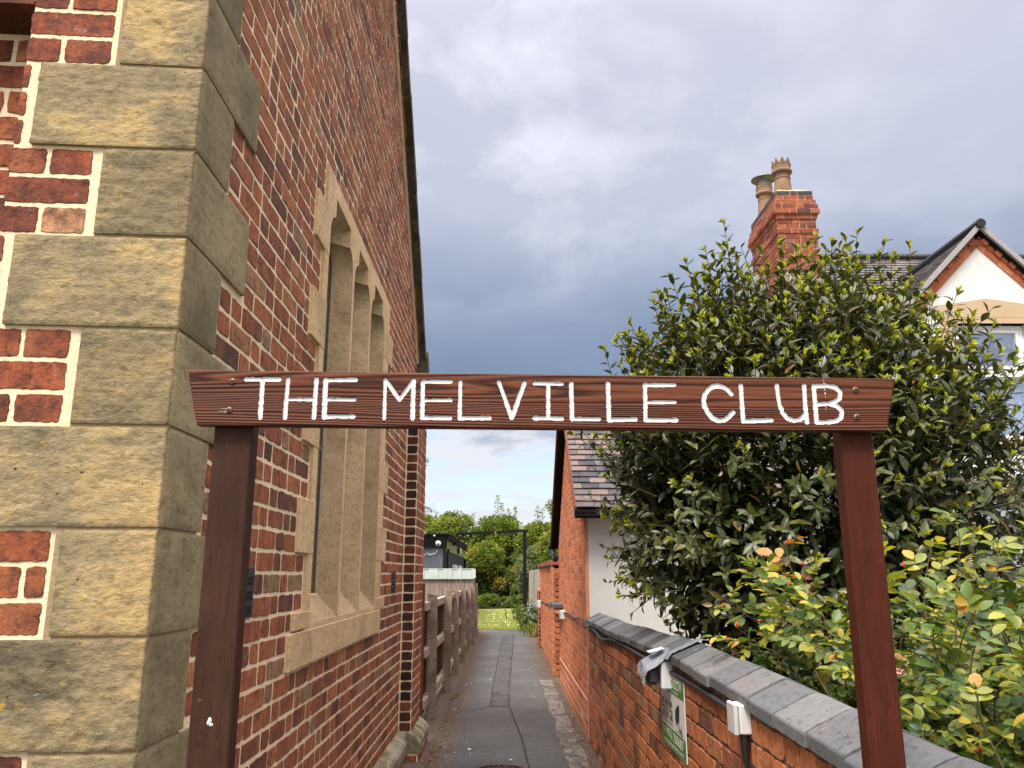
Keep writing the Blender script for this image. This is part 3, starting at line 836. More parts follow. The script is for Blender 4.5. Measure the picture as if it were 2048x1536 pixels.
bricks(sb, (WX, 0, 0), (0, 1, 0), (1, 0, 0), side_segs, z0, z0 + 79 * CHS, rng, ch=CHS, bl=.222, bh=.108, proud=.0025, jit=.0026, npx=3, bond='flemish', j=.0135)
sb.build('side_brickwork', M['brick_side'], hall)
fb = MB()
def front_segs(zb, zt, k):
    z = (zb + zt) / 2
    return [(-XO - .010, -qat(z)[0] - .012)]
bricks(fb, CORNER, FU, FN, front_segs, ROW0 - 17 * CH, ROW0 + 22 * CH, rng, proud=.0025, jit=.0017, npx=11, bond='flemish', j=.0125, bl=.19, bh=.105)
# reveal of the doorway and the wall set back inside it
bricks(fb, CORNER - FU * XO, FN, -FU, lambda a, b, k: [(-.135, -.004)], ROW0 - 17 * CH, ROW0 + 17 * CH, rng, proud=.003, npx=3, bl=.13, bh=.13, bond='stack')
bricks(fb, CORNER + FN * -.14, FU, FN, lambda a, b, k: [(-2.6, -XO - .004)], ROW0 - 17 * CH, ROW0 + 18 * CH, rng, proud=.003, npx=4)
bricks(fb, CORNER, FU, FN, lambda a, b, k: [(-3.1, -XO)], ROW0 + 19 * CH, ROW0 + 22 * CH, rng, proud=.004, npx=4)
fb.build('front_brickwork', M['brick_front'], hall)
# --- air bricks
for (v0, v1, q0, q1) in VENTS:
    vb = MB(); vb.box(WX - .01, WX + .006, v0 + .004, v1 - .004, q0 + .004, q1 - .004)
    vo = vb.build('air_vent', M['vent'], hall)
    hb = MB(); ny = 9; nz = 9
    for i in range(ny):
        for jz in range(nz):
            y = v0 + .018 + (v1 - v0 - .036) * (i + .5) / ny; z = q0 + .014 + (q1 - q0 - .028) * (jz + .5) / nz
            if jz % 3 == 2: continue
            hb.box(WX + .004, WX + .0075, y - .0075 + (.003 if jz % 2 else -.003), y + .0075 + (.003 if jz % 2 else -.003), z - .006, z + .006)
    hb.build('vent_slots', M['vent_hole'], vo)
# --- stone window
win = MB()
PX = WX + .014
LIGHTS = ((3.69, 4.295), (4.345, 4.885), (4.935, 5.50))
ZS, ZT, ZK = -.212, 1.855, 1.748
def light_poly(y0, y1, ins, zbot):
    sh = .11; q = []
    a, b = y0 + ins, y1 - ins; t = ZT - ins * .8; sp = ZK - .14
    q += [(a, zbot), (b, zbot)]
    n = 6
    for i in range(n + 1):                   # right shoulder, concave curve then upright
        th = math.pi / 2 * i / n
        q.append((b - sh * (1 - math.cos(th)) , sp + (ZK - sp) * math.sin(th)))
    q.append((b - sh, t)); q.append((a + sh, t))
    for i in range(n, -1, -1):
        th = math.pi / 2 * i / n
        q.append((a + sh * (1 - math.cos(th)), sp + (ZK - sp) * math.sin(th)))
    return q
bm = bmesh.new()
outer = [(WIN_L, -.235), (WIN_R, -.235), (WIN_R, 1.945), (WIN_L, 1.945)]
def loop(pts):
    vs = [bm.verts.new((PX, y, z + 0)) for y, z in pts]
    for i in range(len(vs)): bm.edges.new((vs[i], vs[(i + 1) % len(vs)]))
loop(outer)
for (y0, y1) in LIGHTS: loop(light_poly(y0, y1, 0, ZS))
bmesh.ops.triangle_fill(bm, edges=bm.edges[:], use_beauty=True, normal=(1, 0, 0))
bm.verts.index_update()
win.v = [tuple(v.co) for v in bm.verts]
for f in bm.faces:
    idx = [v.index for v in f.verts]
    if f.normal.x < 0: idx = idx[::-1]
    win.f.append(tuple(idx)); win.m.append(0)
bm.free()
def loft(mb, A, B, m=0):
    n = len(A); mb.add(A + B, [(i, (i + 1) % n, (i + 1) % n + n, i + n) for i in range(n)], m)
for (y0, y1) in LIGHTS:
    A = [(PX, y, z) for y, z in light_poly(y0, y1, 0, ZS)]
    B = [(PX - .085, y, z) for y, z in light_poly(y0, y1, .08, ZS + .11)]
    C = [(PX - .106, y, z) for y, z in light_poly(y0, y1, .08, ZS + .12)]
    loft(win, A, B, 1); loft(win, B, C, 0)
# outer returns of the plate
for (a, b) in zip(outer, outer[1:] + outer[:1]):
    win.add([(PX, *a), (WX - .06, *a), (WX - .06, *b), (PX, *b)], [(0, 1, 2, 3)])
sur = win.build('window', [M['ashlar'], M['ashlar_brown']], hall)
sur['label'] = 'tall three light sandstone window with shouldered heads'
jb = MB()
i0 = -1
zs = sorted({zi(i) for i in range(-8, 24)})
def jrun(fn, thr, side):
    rows = [CHS * (18.275 - 17.22) + n * CHS for n in range(-5, 25)]
    st = None
    for zb in rows:
        v = fn(zb + CHS / 2) if zb + CHS <= 1.97 else None
        if v is not None and ((side < 0 and v < thr) or (side > 0 and v > thr)):
            if st is None: st = (zb, v)
        elif st is not None:
            yield (st[0], zb, st[1]); st = None
for (zb, zt, v) in jrun(jamb_l, 3.5, -1):
    jb = MB(); jb.box(WX - .05, PX + .0025, v + .004, 3.690, max(zb, -.23) + .003, zt - .003, 0, .003); jb.build('jamb_stone', M['ashlar'], sur)
for (zb, zt, v) in jrun(jamb_r, 5.85, 1):
    jb = MB(); jb.box(WX - .05, PX + .0025, 5.511, v - .004, max(zb, -.23) + .003, zt - .003, 0, .003); jb.build('jamb_stone', M['ashlar'], sur)
for (a, b) in ((3.37, 4.335), (4.34, 4.65), (4.655, 5.77)):
    sl = MB(); sl.box(WX - .2, PX + .003, a + .003, b - .002, -.382, -.2345, 0, .004); sl.build('sill_stone', M['ashlar'], sur)
for z in (.32, .92, 1.5):
    mj = MB(); mj.box(PX - .002, PX + .0006, 3.60, 3.69, z, z + .006); mj.build('stone_joint', M['mortar'], sur)
    mj = MB(); mj.box(PX - .002, PX + .0006, 5.51, 5.74, z + .12, z + .126); mj.build('stone_joint', M['mortar'], sur)
for (y0, y1) in LIGHTS:
    gb = MB(); gb.add([(PX - .104, y0 + .08, ZS + .1), (PX - .104, y1 - .08, ZS + .1), (PX - .104, y1 - .08, ZT), (PX - .104, y0 + .08, ZT)], [(0, 1, 2, 3)])
    gp = gb.build('pane', M['glass'], sur)
    fr = MB()
    for a, b in ((y0 + .0805, y0 + .105), (y1 - .098, y1 - .0805)): fr.box(PX - .1036, PX - .1005, a, b, ZS + .115, ZT)
    fr.box(PX - .1036, PX - .1005, y0 + .105, y1 - .105, .62, .645)
    fr.build('frame', M['grey_frame'], sur)
# --- verge of the gable
vb = MB(); vm = MB(); cp = MB()
dirv_ = Vector((0, -1, .98)).normalized(); nrm_ = Vector((0, .98, 1)).normalized()
p0 = Vector((WX, 7.74, 2.07)); Ls = 4.2
n = int(Ls / .115)
for i in range(n):
    a = p0 + dirv_ * (i * .115)
    vb.obox(a + Vector((-.05, 0, 0)) - nrm_ * .095, dirv_ * .103, (.083 + rng.uniform(-.003, .003), 0, 0), nrm_ * .088)
vm.obox(p0 + Vector((-.06, 0, 0)) - nrm_ * .1, dirv_ * Ls, (.085, 0, 0), nrm_ * .10)
nb = int(Ls / .42)
for i in range(nb):
    a = p0 + dirv_ * (i * .42) + nrm_ * .002
    cp.obox(a + Vector((-.3, 0, 0)), dirv_ * .414, (.385 + rng.uniform(-.004, .004), 0, 0), nrm_ * (.085 + rng.uniform(-.004, .004)))
cp.prism([(WX - .3, 7.76, 1.86), (WX - .3, 7.98, 1.86), (WX - .3, 8.0, 1.98), (WX - .3, 7.80, 2.16), (WX - .3, 7.74, 2.08)], (.40, 0, 0))
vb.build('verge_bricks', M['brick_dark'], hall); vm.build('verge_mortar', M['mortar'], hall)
cp.build('gable_coping', M['coping_stone'], hall)
# --- pier at the far corner
pb = MB(); pmb = MB()
PX1 = -.764
pmb.box(WX, PX1, 7.06, 7.74, GZ, 1.42)
pmb.prism([(WX, 7.06, 1.42), (PX1, 7.06, 1.42), (WX, 7.06, 1.62)], (0, .68, 0))
pmb.build('pier_core', M['mortar'], hall)
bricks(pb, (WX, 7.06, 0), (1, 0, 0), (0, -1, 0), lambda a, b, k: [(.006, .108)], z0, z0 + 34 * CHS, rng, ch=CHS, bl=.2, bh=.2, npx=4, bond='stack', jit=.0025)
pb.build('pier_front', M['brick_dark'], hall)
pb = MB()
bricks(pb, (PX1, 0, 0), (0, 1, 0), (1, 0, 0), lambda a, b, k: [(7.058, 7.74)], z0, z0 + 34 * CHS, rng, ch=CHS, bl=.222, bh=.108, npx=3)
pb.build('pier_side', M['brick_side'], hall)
pl = MB()
def plinth_run(x0, xo, ya, yb):
    pl.prism([(x0, ya, -1.24), (x0, ya, -1.40), (xo, ya, -1.40), (xo, ya, -1.325), (xo - .015, ya, -1.30)], (0, yb - ya, 0))
plinth_run(WX - .02, WX + .085, 1.98, 6.975)
pl.prism([(WX, 7.06, -1.24), (WX, 6.975, -1.325), (WX, 6.975, -1.40), (WX, 7.06, -1.40)], (PX1 - WX, 0, 0))
pl.prism([(PX1 - .01, 6.99, -1.24), (PX1 - .01, 6.99, -1.40), (PX1 + .085, 6.975, -1.40), (PX1 + .085, 6.975, -1.325), (PX1 + .065, 6.98, -1.29)], (0, .80, 0))
pl.build('plinth_course', M['plinth_stone'], hall)
pbm = MB(); pbm.box(WX, WX + .07, 1.98, 6.98, GZ, -1.40); pbm.box(WX, PX1 + .07, 6.985, 7.78, GZ, -1.401); pbm.build('plinth_core', M['mortar'], hall)
pb = MB()
bricks(pb, (WX + .07, 0, 0), (0, 1, 0), (1, 0, 0), lambda a, b, k: [(1.98, 6.97)], GZ - .03, GZ + .056, rng)
bricks(pb, (PX1 + .07, 0, 0), (0, 1, 0), (1, 0, 0), lambda a, b, k: [(6.99, 7.78)], GZ - .03, GZ + .056, rng)
bricks(pb, (WX, 6.985, 0), (1, 0, 0), (0, -1, 0), lambda a, b, k: [(.07, .17)], GZ - .03, GZ + .056, rng)
pb.build('plinth_bricks', M['brick_side'], hall)
rf = MB()
rf.prism([(WX - .3, 7.78, 2.03), (WX - .3, 4.9, 4.86), (WX - .3, 4.9, 4.94), (WX - .3, 7.84, 2.06)], (-9, 0, 0))
rf.prism([(WX - .3, 2.0, 2.02), (WX - .3, 4.9, 4.86), (WX - .3, 4.9, 4.94), (WX - .3, 1.9, 2.0)], (-9, 0, 0))
rf.build('roof', M['slate'], hall)
bk = MB(); bk.box(-10, WX - .3, 7.45, 7.74, GZ, 2.05); bk.build('rear_wall', M['mortar'], hall)
# ================================================================== SIGN
def ray(x, y):
    r = (x - 1024) / FPX; u = (768 - y) / FPX
    F = math.cos(PITCH) - math.sin(PITCH) * u; V = math.sin(PITCH) + math.cos(PITCH) * u
    return (r * math.cos(YAW) + F * math.sin(YAW), F * math.cos(YAW) - r * math.sin(YAW), V)
SY = 1.55
def onb(x, y): q = ray(x, y); t = SY / q[1]; return (q[0] * t, q[2] * t)
sgn = thing('club_sign', 'red-brown wooden board lettered THE MELVILLE CLUB on two posts across the alley', 'sign', (.07, SY, GZ))
def A(x, y): return onb(370 + x / 2.7676, 720 + y / 2.7676)
def B(x, y): return onb(1100 + x / 2.7676, 720 + y / 2.7676)
ST = []
def stroke(F, *pts, w=4.7): ST.append(([F(*p) for p in pts], w * .87 / 1000))
stroke(A, (338, 105), (520, 106)); stroke(A, (428, 108), (415, 316), w=5.6)
stroke(A, (569, 106), (553, 316), w=5.0); stroke(A, (726, 104), (713, 316), w=5.0); stroke(A, (570, 216), (718, 216), w=4.0)
stroke(A, (779, 108), (768, 314), w=5.2); stroke(A, (784, 110), (943, 108)); stroke(A, (780, 217), (938, 218), w=4.0); stroke(A, (770, 312), (933, 311), w=4.4)
stroke(A, (1108, 108), (1102, 320), w=4.2); stroke(A, (1110, 112), (1187, 218), w=4.6); stroke(A, (1187, 218), (1262, 117), w=4.6); stroke(A, (1265, 112), (1258, 320), w=5.0)
stroke(A, (1316, 120), (1312, 320), w=5.0); stroke(A, (1318, 118), (1472, 118), w=4.2); stroke(A, (1315, 221), (1472, 220), w=4.2); stroke(A, (1310, 319), (1466, 320), w=4.8)
stroke(A, (1524, 120), (1520, 320), w=4.4); stroke(A, (1520, 320), (1684, 320), w=5.0)
stroke(A, (1737, 120), (1808, 318), w=4.4); stroke(A, (1808, 318), (1879, 126), w=4.8)
stroke(A, (1934, 127), (2046, 130), w=4.2); stroke(A, (2010, 130), (2010, 320), w=4.6); stroke(A, (1934, 320), (2046, 322), w=4.6)
stroke(B, (18, 130), (66, 131), w=4.2); stroke(B, (18, 322), (68, 323), w=4.6)
stroke(B, (117, 128), (122, 325), w=5.0); stroke(B, (122, 325), (270, 326), w=4.6)
stroke(B, (320, 128), (327, 331), w=5.0); stroke(B, (327, 331), (472, 327), w=4.8)
stroke(B, (527, 136), (530, 331), w=4.6); stroke(B, (530, 137), (685, 137), w=4.6); stroke(B, (530, 232), (690, 232), w=4.2); stroke(B, (530, 331), (697, 331), w=5.0)
stroke(B, (1005, 187), (985, 165), (960, 149), (930, 141), (900, 146), (875, 164), (858, 190), (852, 222), (858, 258), (875, 292), (900, 320), (935, 335), (965, 331), (993, 312), (1014, 286), w=5.2)
stroke(B, (1056, 140), (1070, 336), w=4.6); stroke(B, (1070, 337), (1228, 332), w=4.8)
stroke(B, (1256, 137), (1262, 190), (1270, 240), (1286, 288), (1315, 322), (1352, 334), (1385, 328), (1410, 305), w=5.0); stroke(B, (1406, 140), (1413, 240), (1423, 343), w=5.0)
stroke(B, (1460, 142), (1477, 343), w=5.0); stroke(B, (1463, 144), (1530, 140), (1580, 150), (1608, 178), (1604, 210), (1580, 230), (1540, 240), (1475, 244), w=4.8); stroke(B, (1540, 240), (1590, 252), (1616, 282), (1612, 318), (1585, 336), (1540, 342), (1478, 344), w=4.8)
# board with routed letters: a fine sheet whose vertices sink where the router ran
TLc, TRc, BLc, BRc = (-.625, .391), (.770, .376), (-.598, .281), (.744, .270)
NU, NV = 1240, 98
uu, vv = np.meshgrid(np.linspace(0, 1, NU + 1), np.linspace(0, 1, NV + 1))
X = (TLc[0] * (1 - uu) + TRc[0] * uu) * vv + (BLc[0] * (1 - uu) + BRc[0] * uu) * (1 - vv)
Z = (TLc[1] * (1 - uu) + TRc[1] * uu) * vv + (BLc[1] * (1 - uu) + BRc[1] * uu) * (1 - vv)
Dm = np.full(X.shape, 9.0)
rs = np.random.RandomState(4)
wob = np.interp(np.arange(NU + 1), np.arange(0, NU + 8, 7), rs.normal(0, .08, len(np.arange(0, NU + 8, 7))))
wob2 = np.interp(np.arange(NV + 1), np.arange(0, NV + 5, 4), rs.normal(0, .09, len(np.arange(0, NV + 5, 4))))
for pts, wd in ST:
    for (a, b) in zip(pts[:-1], pts[1:]):
        ax, az = a; bx, bz = b; dx_, dz_ = bx - ax, bz - az; L2 = dx_ * dx_ + dz_ * dz_ + 1e-12
        x0, x1 = min(ax, bx) - .012, max(ax, bx) + .012
        c0 = max(0, int((x0 + .63) / 1.40 * NU) - 12); c1 = min(NU + 1, int((x1 + .63) / 1.40 * NU) + 25)
        t = np.clip(((X[:, c0:c1] - ax) * dx_ + (Z[:, c0:c1] - az) * dz_) / L2, 0, 1)
        d = np.hypot(X[:, c0:c1] - ax - t * dx_, Z[:, c0:c1] - az - t * dz_) / wd
        Dm[:, c0:c1] = np.minimum(Dm[:, c0:c1], d)
Dm = Dm + wob[None, :] + wob2[:, None]
depth = np.where(Dm < 1.12, .0028 * np.sqrt(np.clip(1 - (Dm / 1.12) ** 2, 0, 1)) ** .8, 0)
rip = rs.normal(0, .00012, X.shape)
Y = SY + depth + np.where(Dm < 1, rip * 1.2, 0)
ed = np.minimum(np.minimum(vv, 1 - vv) * .108, np.minimum(uu, 1 - uu) * 1.39)
Y = Y + .0022 * np.clip(1 - ed / .0025, 0, 1) ** 2
vid = np.arange((NU + 1) * (NV + 1)).reshape(NV + 1, NU + 1)
q = np.stack([vid[:-1, :-1], vid[:-1, 1:], vid[1:, 1:], vid[1:, :-1]], -1).reshape(-1, 4)
dc = (Dm[:-1, :-1] + Dm[:-1, 1:] + Dm[1:, 1:] + Dm[1:, :-1]).reshape(-1) / 4
V3 = np.stack([X, Y, Z], -1).reshape(-1, 3)
def sub(name, sel, m, extra=None):
    f = q[sel]; used = np.unique(f); mp = np.zeros(len(V3), int); mp[used] = np.arange(len(used))
    mb = MB(); mb.v = [tuple(p) for p in V3[used]]; mb.f = [tuple(p) for p in mp[f]]; mb.m = [0] * len(mb.f)
    if extra: extra(mb)
    return mb.build(name, m, sgn, smooth=True)
def back(mb):
    F_ = [(*p[:1], SY + .0022, p[1]) for p in (BLc, BRc, TRc, TLc)]; K_ = [(p[0], SY + .024, p[1]) for p in (BLc, BRc, TRc, TLc)]
    mb.add(F_ + K_, [(0, 4, 5, 1), (1, 5, 6, 2), (2, 6, 7, 3), (3, 7, 4, 0), (4, 7, 6, 5)])
sub('board', dc >= 1.0, M['sign_wood'], back)
xc = X[:-1, :-1].reshape(-1)
for xa, xb in ((-2, onb(745, 800)[0]), (onb(745, 800)[0], onb(1380, 800)[0]), (onb(1380, 800)[0], 2)): sub('lettering', (dc < 1.0) & (xc >= xa) & (xc < xb), M['white_paint'])
for (x0, x1, mname, ztop) in ((-.572, -.496, 'post_wood', .285), (.661, .726, 'post_red', .275)):
    p_ = MB(); p_.box(x0, x1, 1.5745, 1.615, GZ - .1, ztop + .07, 0, .003)
    p_.build('post', M[mname], sgn)
def screw(F, x, y):
    cx_, cz_ = F(x, y); sb_ = MB(); n = 16
    vs = []; fs = []
    for r, d in ((.0066, .0005), (.0064, -.0012), (.005, -.0024), (.0025, -.003)):
        for k in range(n): vs.append((cx_ + r * math.cos(2 * math.pi * k / n), SY + d, cz_ + r * math.sin(2 * math.pi * k / n)))
    for i in range(3):
        for k in range(n): fs.append((i * n + k, i * n + (k + 1) % n, (i + 1) * n + (k + 1) % n, (i + 1) * n + k))
    fs.append(tuple(range(3 * n, 4 * n))); sb_.add(vs, fs)
    o = sb_.build('screw', M['screw'], sgn, smooth=True)
    cr = MB()
    for a in (.5, .5 + math.pi / 2):
        ux, uz = math.cos(a), math.sin(a)
        cr.obox((cx_ - ux * .0042 + uz * .0007, SY - .0035, cz_ - uz * .0042 - ux * .0007), (ux * .0084, 0, uz * .0084), (-uz * .0014, 0, ux * .0014), (0, .002, 0))
    cr.build('slot', M['vent_hole'], o)
screw(A, 262, 118); screw(A, 245, 277); screw(B, 1691, 166); screw(B, 1698, 316)
ch = MB()                                    # raw wood torn out beside a screw
for (x0, x1, y) in ((198, 232, 270), (168, 230, 286)):
    ch = MB(); a = A(x0, y - 2); b = A(x1, y - 3); c = A(x1, y + 3); ch.add([(a[0], SY - .0006, a[1]), (b[0], SY - .0006, b[1]), (c[0], SY - .0006, c[1])], [(0, 2, 1)]); ch.build('splinter_mark', M['rail_wood'], sgn)
ch = MB()
for (x, y, r) in ((1512, 112, 3), (1515, 128, 4), (1520, 165, 4), (1522, 185, 4), (1524, 205, 3), (1527, 262, 3), (1525, 275, 3), ):
    c_ = B(x, y); rr_ = r / 2700
    ch.add([(c_[0] - rr_, SY - .0008, c_[1] - rr_ * 2), (c_[0] + rr_, SY - .0008, c_[1] - rr_), (c_[0] + rr_ * .5, SY - .0008, c_[1] + rr_ * 2.2), (c_[0] - rr_ * .7, SY - .0008, c_[1] + rr_)], [(0, 1, 2, 3)])
ch.build('scratch_mark', M['rail_wood'], sgn)
dr = MB(); c_ = (-.535, -.262)
for i, (dx_, dz_, rx, rz) in enumerate(((0, .003, .0036, .006), (.003, -.004, .0042, .0032), (-.002, -.001, .0028, .004))):
    n = 10; vs = [(c_[0] + dx_ + rx * math.cos(6.283 * k / n), 1.5738 - .0006 * i, c_[1] + dz_ + rz * math.sin(6.283 * k / n)) for k in range(n)]; vs.append((c_[0] + dx_, 1.5715 - .0006 * i, c_[1] + dz_))
    dr.add(vs, [(k, (k + 1) % n, n) for k in range(n)])
rw = random.Random(8)
for _ in range(0):
    x = rw.uniform(-.565, -.505); z = rw.uniform(-.3, .2); r = rw.uniform(.0005, .001)
    dr.add([(x - r, 1.5739, z - r * 2), (x + r, 1.5739, z - r), (x + r, 1.5739, z + r * 2), (x - r, 1.5739, z + r)], [(0, 1, 2, 3)])
dr.build('bird_dropping', M['white_paint'], sgn)

# ================================================================== GARDEN WALL
rng = random.Random(31)
GW = .76
gw = thing('garden_wall', 'old low orange brick garden wall capped with blue-grey coping bricks', 'wall', (GW + .12, 4.0, GZ))
CPZ = [(.2, -.40), (1.8, -.388), (2.5, -.366), (3.7, -.346), (4.7, -.366), (6.2, -.39), (7.8, -.402)]
def cpz(y): return float(np.interp(y, [a for a, _ in CPZ], [b for _, b in CPZ]))
core = MB()
ysm = np.linspace(.2, 7.7, 26)
core.prism([(GW, y, cpz(y) - .045) for y in ysm] + [(GW, 7.7, GZ - .1), (GW, .2, GZ - .1)], (.196, 0, 0))
core.build('mortar_core', M['wall_mortar'], gw)
wb = MB()
bricks(wb, (GW, 0, 0), (0, -1, 0), (-1, 0, 0), lambda zb, zt, k: [(-7.7, -.2)] if zt < -.445 else [(-5.5, -1.5)] if zt < -.40 else [], GZ - .02 + .0, GZ - .02 + 14 * .0755, rng, ch=.0755, bl=.235, bh=.115, j=.012, proud=.006, jit=.0042, npx=5, bond='mixed')
wb.build('brickwork', M['wall_brick'], gw)
cpb = MB(); y = .2
while y < 7.62:
    L = .24 if y < 5.2 else .24
    z = cpz(y + L / 2); dzp = rng.uniform(-.004, .004); o = rng.uniform(-.004, .004); ti = cpz(y + L) - cpz(y)
    x0, x1 = GW - .028 + o, GW + .224 + o; a, b = y + .0075, y + L - .0075; r = .010
    zt0, zt1 = z - ti / 2 + dzp, z + ti / 2 + dzp
    # rounded front arris
    prof = [(x0, -.036), (x0, -r * .6), (x0 + r * .25, -r * .1), (x0 + r, .004), (GW + .075, .047), (GW + .098, .054), (GW + .121, .047), (x1 - r, .004), (x1, -r * .6), (x1, -.036)]
    vs = [(x, a, zt0 + dz_) for x, dz_ in prof] + [(x, b, zt1 + dz_) for x, dz_ in prof]
    n = len(prof); cpb.add(vs, [(i, i + n, (i + 1) % n + n, (i + 1) % n) for i in range(n)] + [tuple(range(n)), tuple(range(2 * n - 1, n - 1, -1))])
    y += L
cpb.build('coping', M['blue_brick'], gw)
jm = MB()
for ya, yb in zip(ysm[:-1], ysm[1:]):
    jp = [(GW - .016, -.034), (GW - .016, -.022), (GW + .098, .034), (GW + .212, -.022), (GW + .212, -.034)]
    jm.add([(x, ya, cpz(ya) + z) for x, z in jp] + [(x, yb, cpz(yb) + z) for x, z in jp], [(i, i + 5, (i + 1) % 5 + 5, (i + 1) % 5) for i in range(5)])
jm.build('coping_joint', M['joint_dark'], gw)

# --- boundary wall beyond the house
bw = thing('boundary_wall', 'taller far brick boundary wall with a projecting cap past the small house', 'wall', (GW + .1, 15.2, GZ))
b_ = MB(); b_.box(.75, .98, 12.5, 18.0, GZ - .1, .13); b_.box(.715, 1.0, 12.5, 12.95, GZ - .1, .125); b_.box(.70, .98, 17.6, 18.1, GZ - .1, -.30); b_.build('mortar_core', M['house_mortar'], bw)
b_ = MB()
bricks(b_, (.75, 0, 0), (0, -1, 0), (-1, 0, 0), lambda zb, zt, k: [(-17.6, -12.96)], GZ, GZ + 18 * .086, rng, npx=2, bond='mixed')
bricks(b_, (.715, 0, 0), (0, -1, 0), (-1, 0, 0), lambda zb, zt, k: [(-12.95, -12.5)], GZ, GZ + 18 * .086, rng, npx=2, bond='mixed')
b_.build('brickwork', M['house_brick'], bw)
b_ = MB()
bricks(b_, (.715, 12.5, 0), (1, 0, 0), (0, -1, 0), lambda zb, zt, k: [(0, .285)], GZ, GZ + 18 * .086, rng, npx=3, bond='mixed')
b_.build('end_pier', M['wall_brick'], bw)
b_ = MB()
bricks(b_, (.70, 0, 0), (0, -1, 0), (-1, 0, 0), lambda zb, zt, k: [(-18.1, -17.6)], GZ, GZ + 13 * .086, rng, npx=2, bond='mixed')
bricks(b_, (.70, 17.6, 0), (1, 0, 0), (0, -1, 0), lambda zb, zt, k: [(0, .28)], GZ, GZ + 13 * .086, rng, npx=2, bond='mixed')
b_.build('gate_pier', M['brick_dark'], bw)
b_ = MB(); yy = 12.46
while yy < 18.0: b_.box(.70, 1.02, yy + .003, yy + .225, .135, .21); yy += .228
b_.box(.73, .99, 12.5, 18.0, .10, .134); b_.build('cap', M['chimney_brick'], bw)
lg = thing('coping_stub', 'short leftover block of blue coping jutting from the house wall', 'coping', (.70, 11.4, -.45))
b_ = MB(); b_.box(.64, .765, 11.0, 11.23, -.44, -.385, 0, .006); b_.box(.642, .765, 11.24, 11.47, -.442, -.387, 0, .006); b_.box(.641, .765, 11.48, 11.71, -.441, -.386, 0, .006); b_.box(.642, .765, 11.72, 11.95, -.44, -.385, 0, .006); b_.build('coping_brick', M['blue_brick'], lg)
b_ = MB(); b_.box(.66, .765, 11.02, 11.93, -.50, -.443); b_.build('bed', M['house_mortar'], lg)

# --- camera warning sign on the wall
def text_mesh(txt, size, font_scale=(1, 1), bold=.0):
    cu = bpy.data.curves.new('t', 'FONT'); cu.body = txt; cu.size = size; cu.offset = bold; cu.resolution_u = 3
    o = bpy.data.objects.new('t', cu); COL.objects.link(o)
    dg = bpy.context.evaluated_depsgraph_get(); me = bpy.data.meshes.new_from_object(o.evaluated_get(dg))
    vs = [(v.co.x * font_scale[0], v.co.y * font_scale[1]) for v in me.vertices]; fs = [tuple(p.vertices) for p in me.polygons]
    bpy.data.objects.remove(o); bpy.data.curves.remove(cu); bpy.data.meshes.remove(me)
    return vs, fs
CS0, CS1, CSB, CST = 4.105, 3.585, -.762, -.445        # left (far) end, right (near) end, bottom, top
sx_ = GW - .012
cs = thing('camera_warning_sign', 'green and white CCTV warning plate on the orange wall under the coping', 'sign', (sx_, 3.85, CSB))
LW, LH = CS0 - CS1, CST - CSB
def sp(u, v, d=0.0): return (sx_ - d, CS0 - u, CSB + v)
def srect(mb, u0, u1, v0, v1, d): mb.add([sp(u0, v0, d), sp(u1, v0, d), sp(u1, v1, d), sp(u0, v1, d)], [(0, 1, 2, 3)])
b_ = MB(); b_.box(sx_, sx_ + .004, CS1, CS0, CSB, CST); b_.build('plate', M['sign_white'], cs)
b_ = MB(); srect(b_, .004, LW - .006, LH - .075, LH - .003, .001); srect(b_, .004, LW - .006, .004, .088, .001); b_.build('green_band', M['sign_green'], cs)
def stext(name, txt, u, v, w_, h, m, parent=None):
    vs, fs = text_mesh(txt, 1.0, bold=.018)
    xs = [a for a, _ in vs]; ys = [b for _, b in vs]
    k = (max(xs) - min(xs)); kh = max(ys) - min(ys)
    mb = MB(); mb.add([sp(u + (a - min(xs)) / k * w_, v + (b - min(ys)) / kh * h, .0022) for a, b in vs], fs)
    return mb.build(name, m, cs)
stext('heading_text', 'WARNING', .02, LH - .050, (LW - .06) * .60, .043, M['sign_letter']); stext('heading_text', 'CCTV', .02 + (LW - .06) * .65, LH - .050, (LW - .06) * .35, .043, M['sign_letter'])
stext('small_text', '24 hour recording in operation', .06, LH - .069, LW - .17, .013, M['sign_letter'])
stext('phone_text', '(01902)', .022, .038, (LW - .06) * .46, .042, M['sign_letter']); stext('phone_text', '700687', .022 + (LW - .06) * .52, .038, (LW - .06) * .48, .042, M['sign_letter'])
stext('web_text', 'www.scssystems.com', .03, .010, LW - .075, .018, M['sign_letter'])
stext('company_text', 'SCS Vision Systems', .025, .098, .24, .019, M['logo_grey'])
stext('motto_text', 'Always Secure', .335, .093, .14, .014, M['logo_grey'])
def striped(name, u, col, rows):
    mb = MB(); W_ = .062; h = .0085; st = .0118
    for i, r in enumerate(rows):
        v = .122 + (len(rows) - 1 - i) * st
        for (a, b) in r: srect(mb, u + a * W_, u + b * W_, v, v + h, .002)
    mb.build(name, M[col], cs)
Srow = [[(0, 1)], [(0, 1)], [(0, .35)], [(0, 1)], [(.65, 1)], [(0, 1)], [(0, 1)]]
Crow = [[(.12, .9)], [(0, 1)], [(0, .36)], [(0, .36)], [(0, .36), (.68, 1)], [(0, 1)], [(.12, .9)]]
striped('logo_letter', .022, 'logo_green', Srow); striped('logo_letter', .11, 'logo_red', Crow); striped('logo_letter', .20, 'logo_green', Srow)
mb = MB()
mb.add([sp(.325, .150, .002), sp(.345, .122, .002), sp(.405, .150, .002), sp(.415, .205, .002), sp(.40, .215, .002), sp(.335, .185, .002)], [(0, 1, 2, 3, 4, 5)])
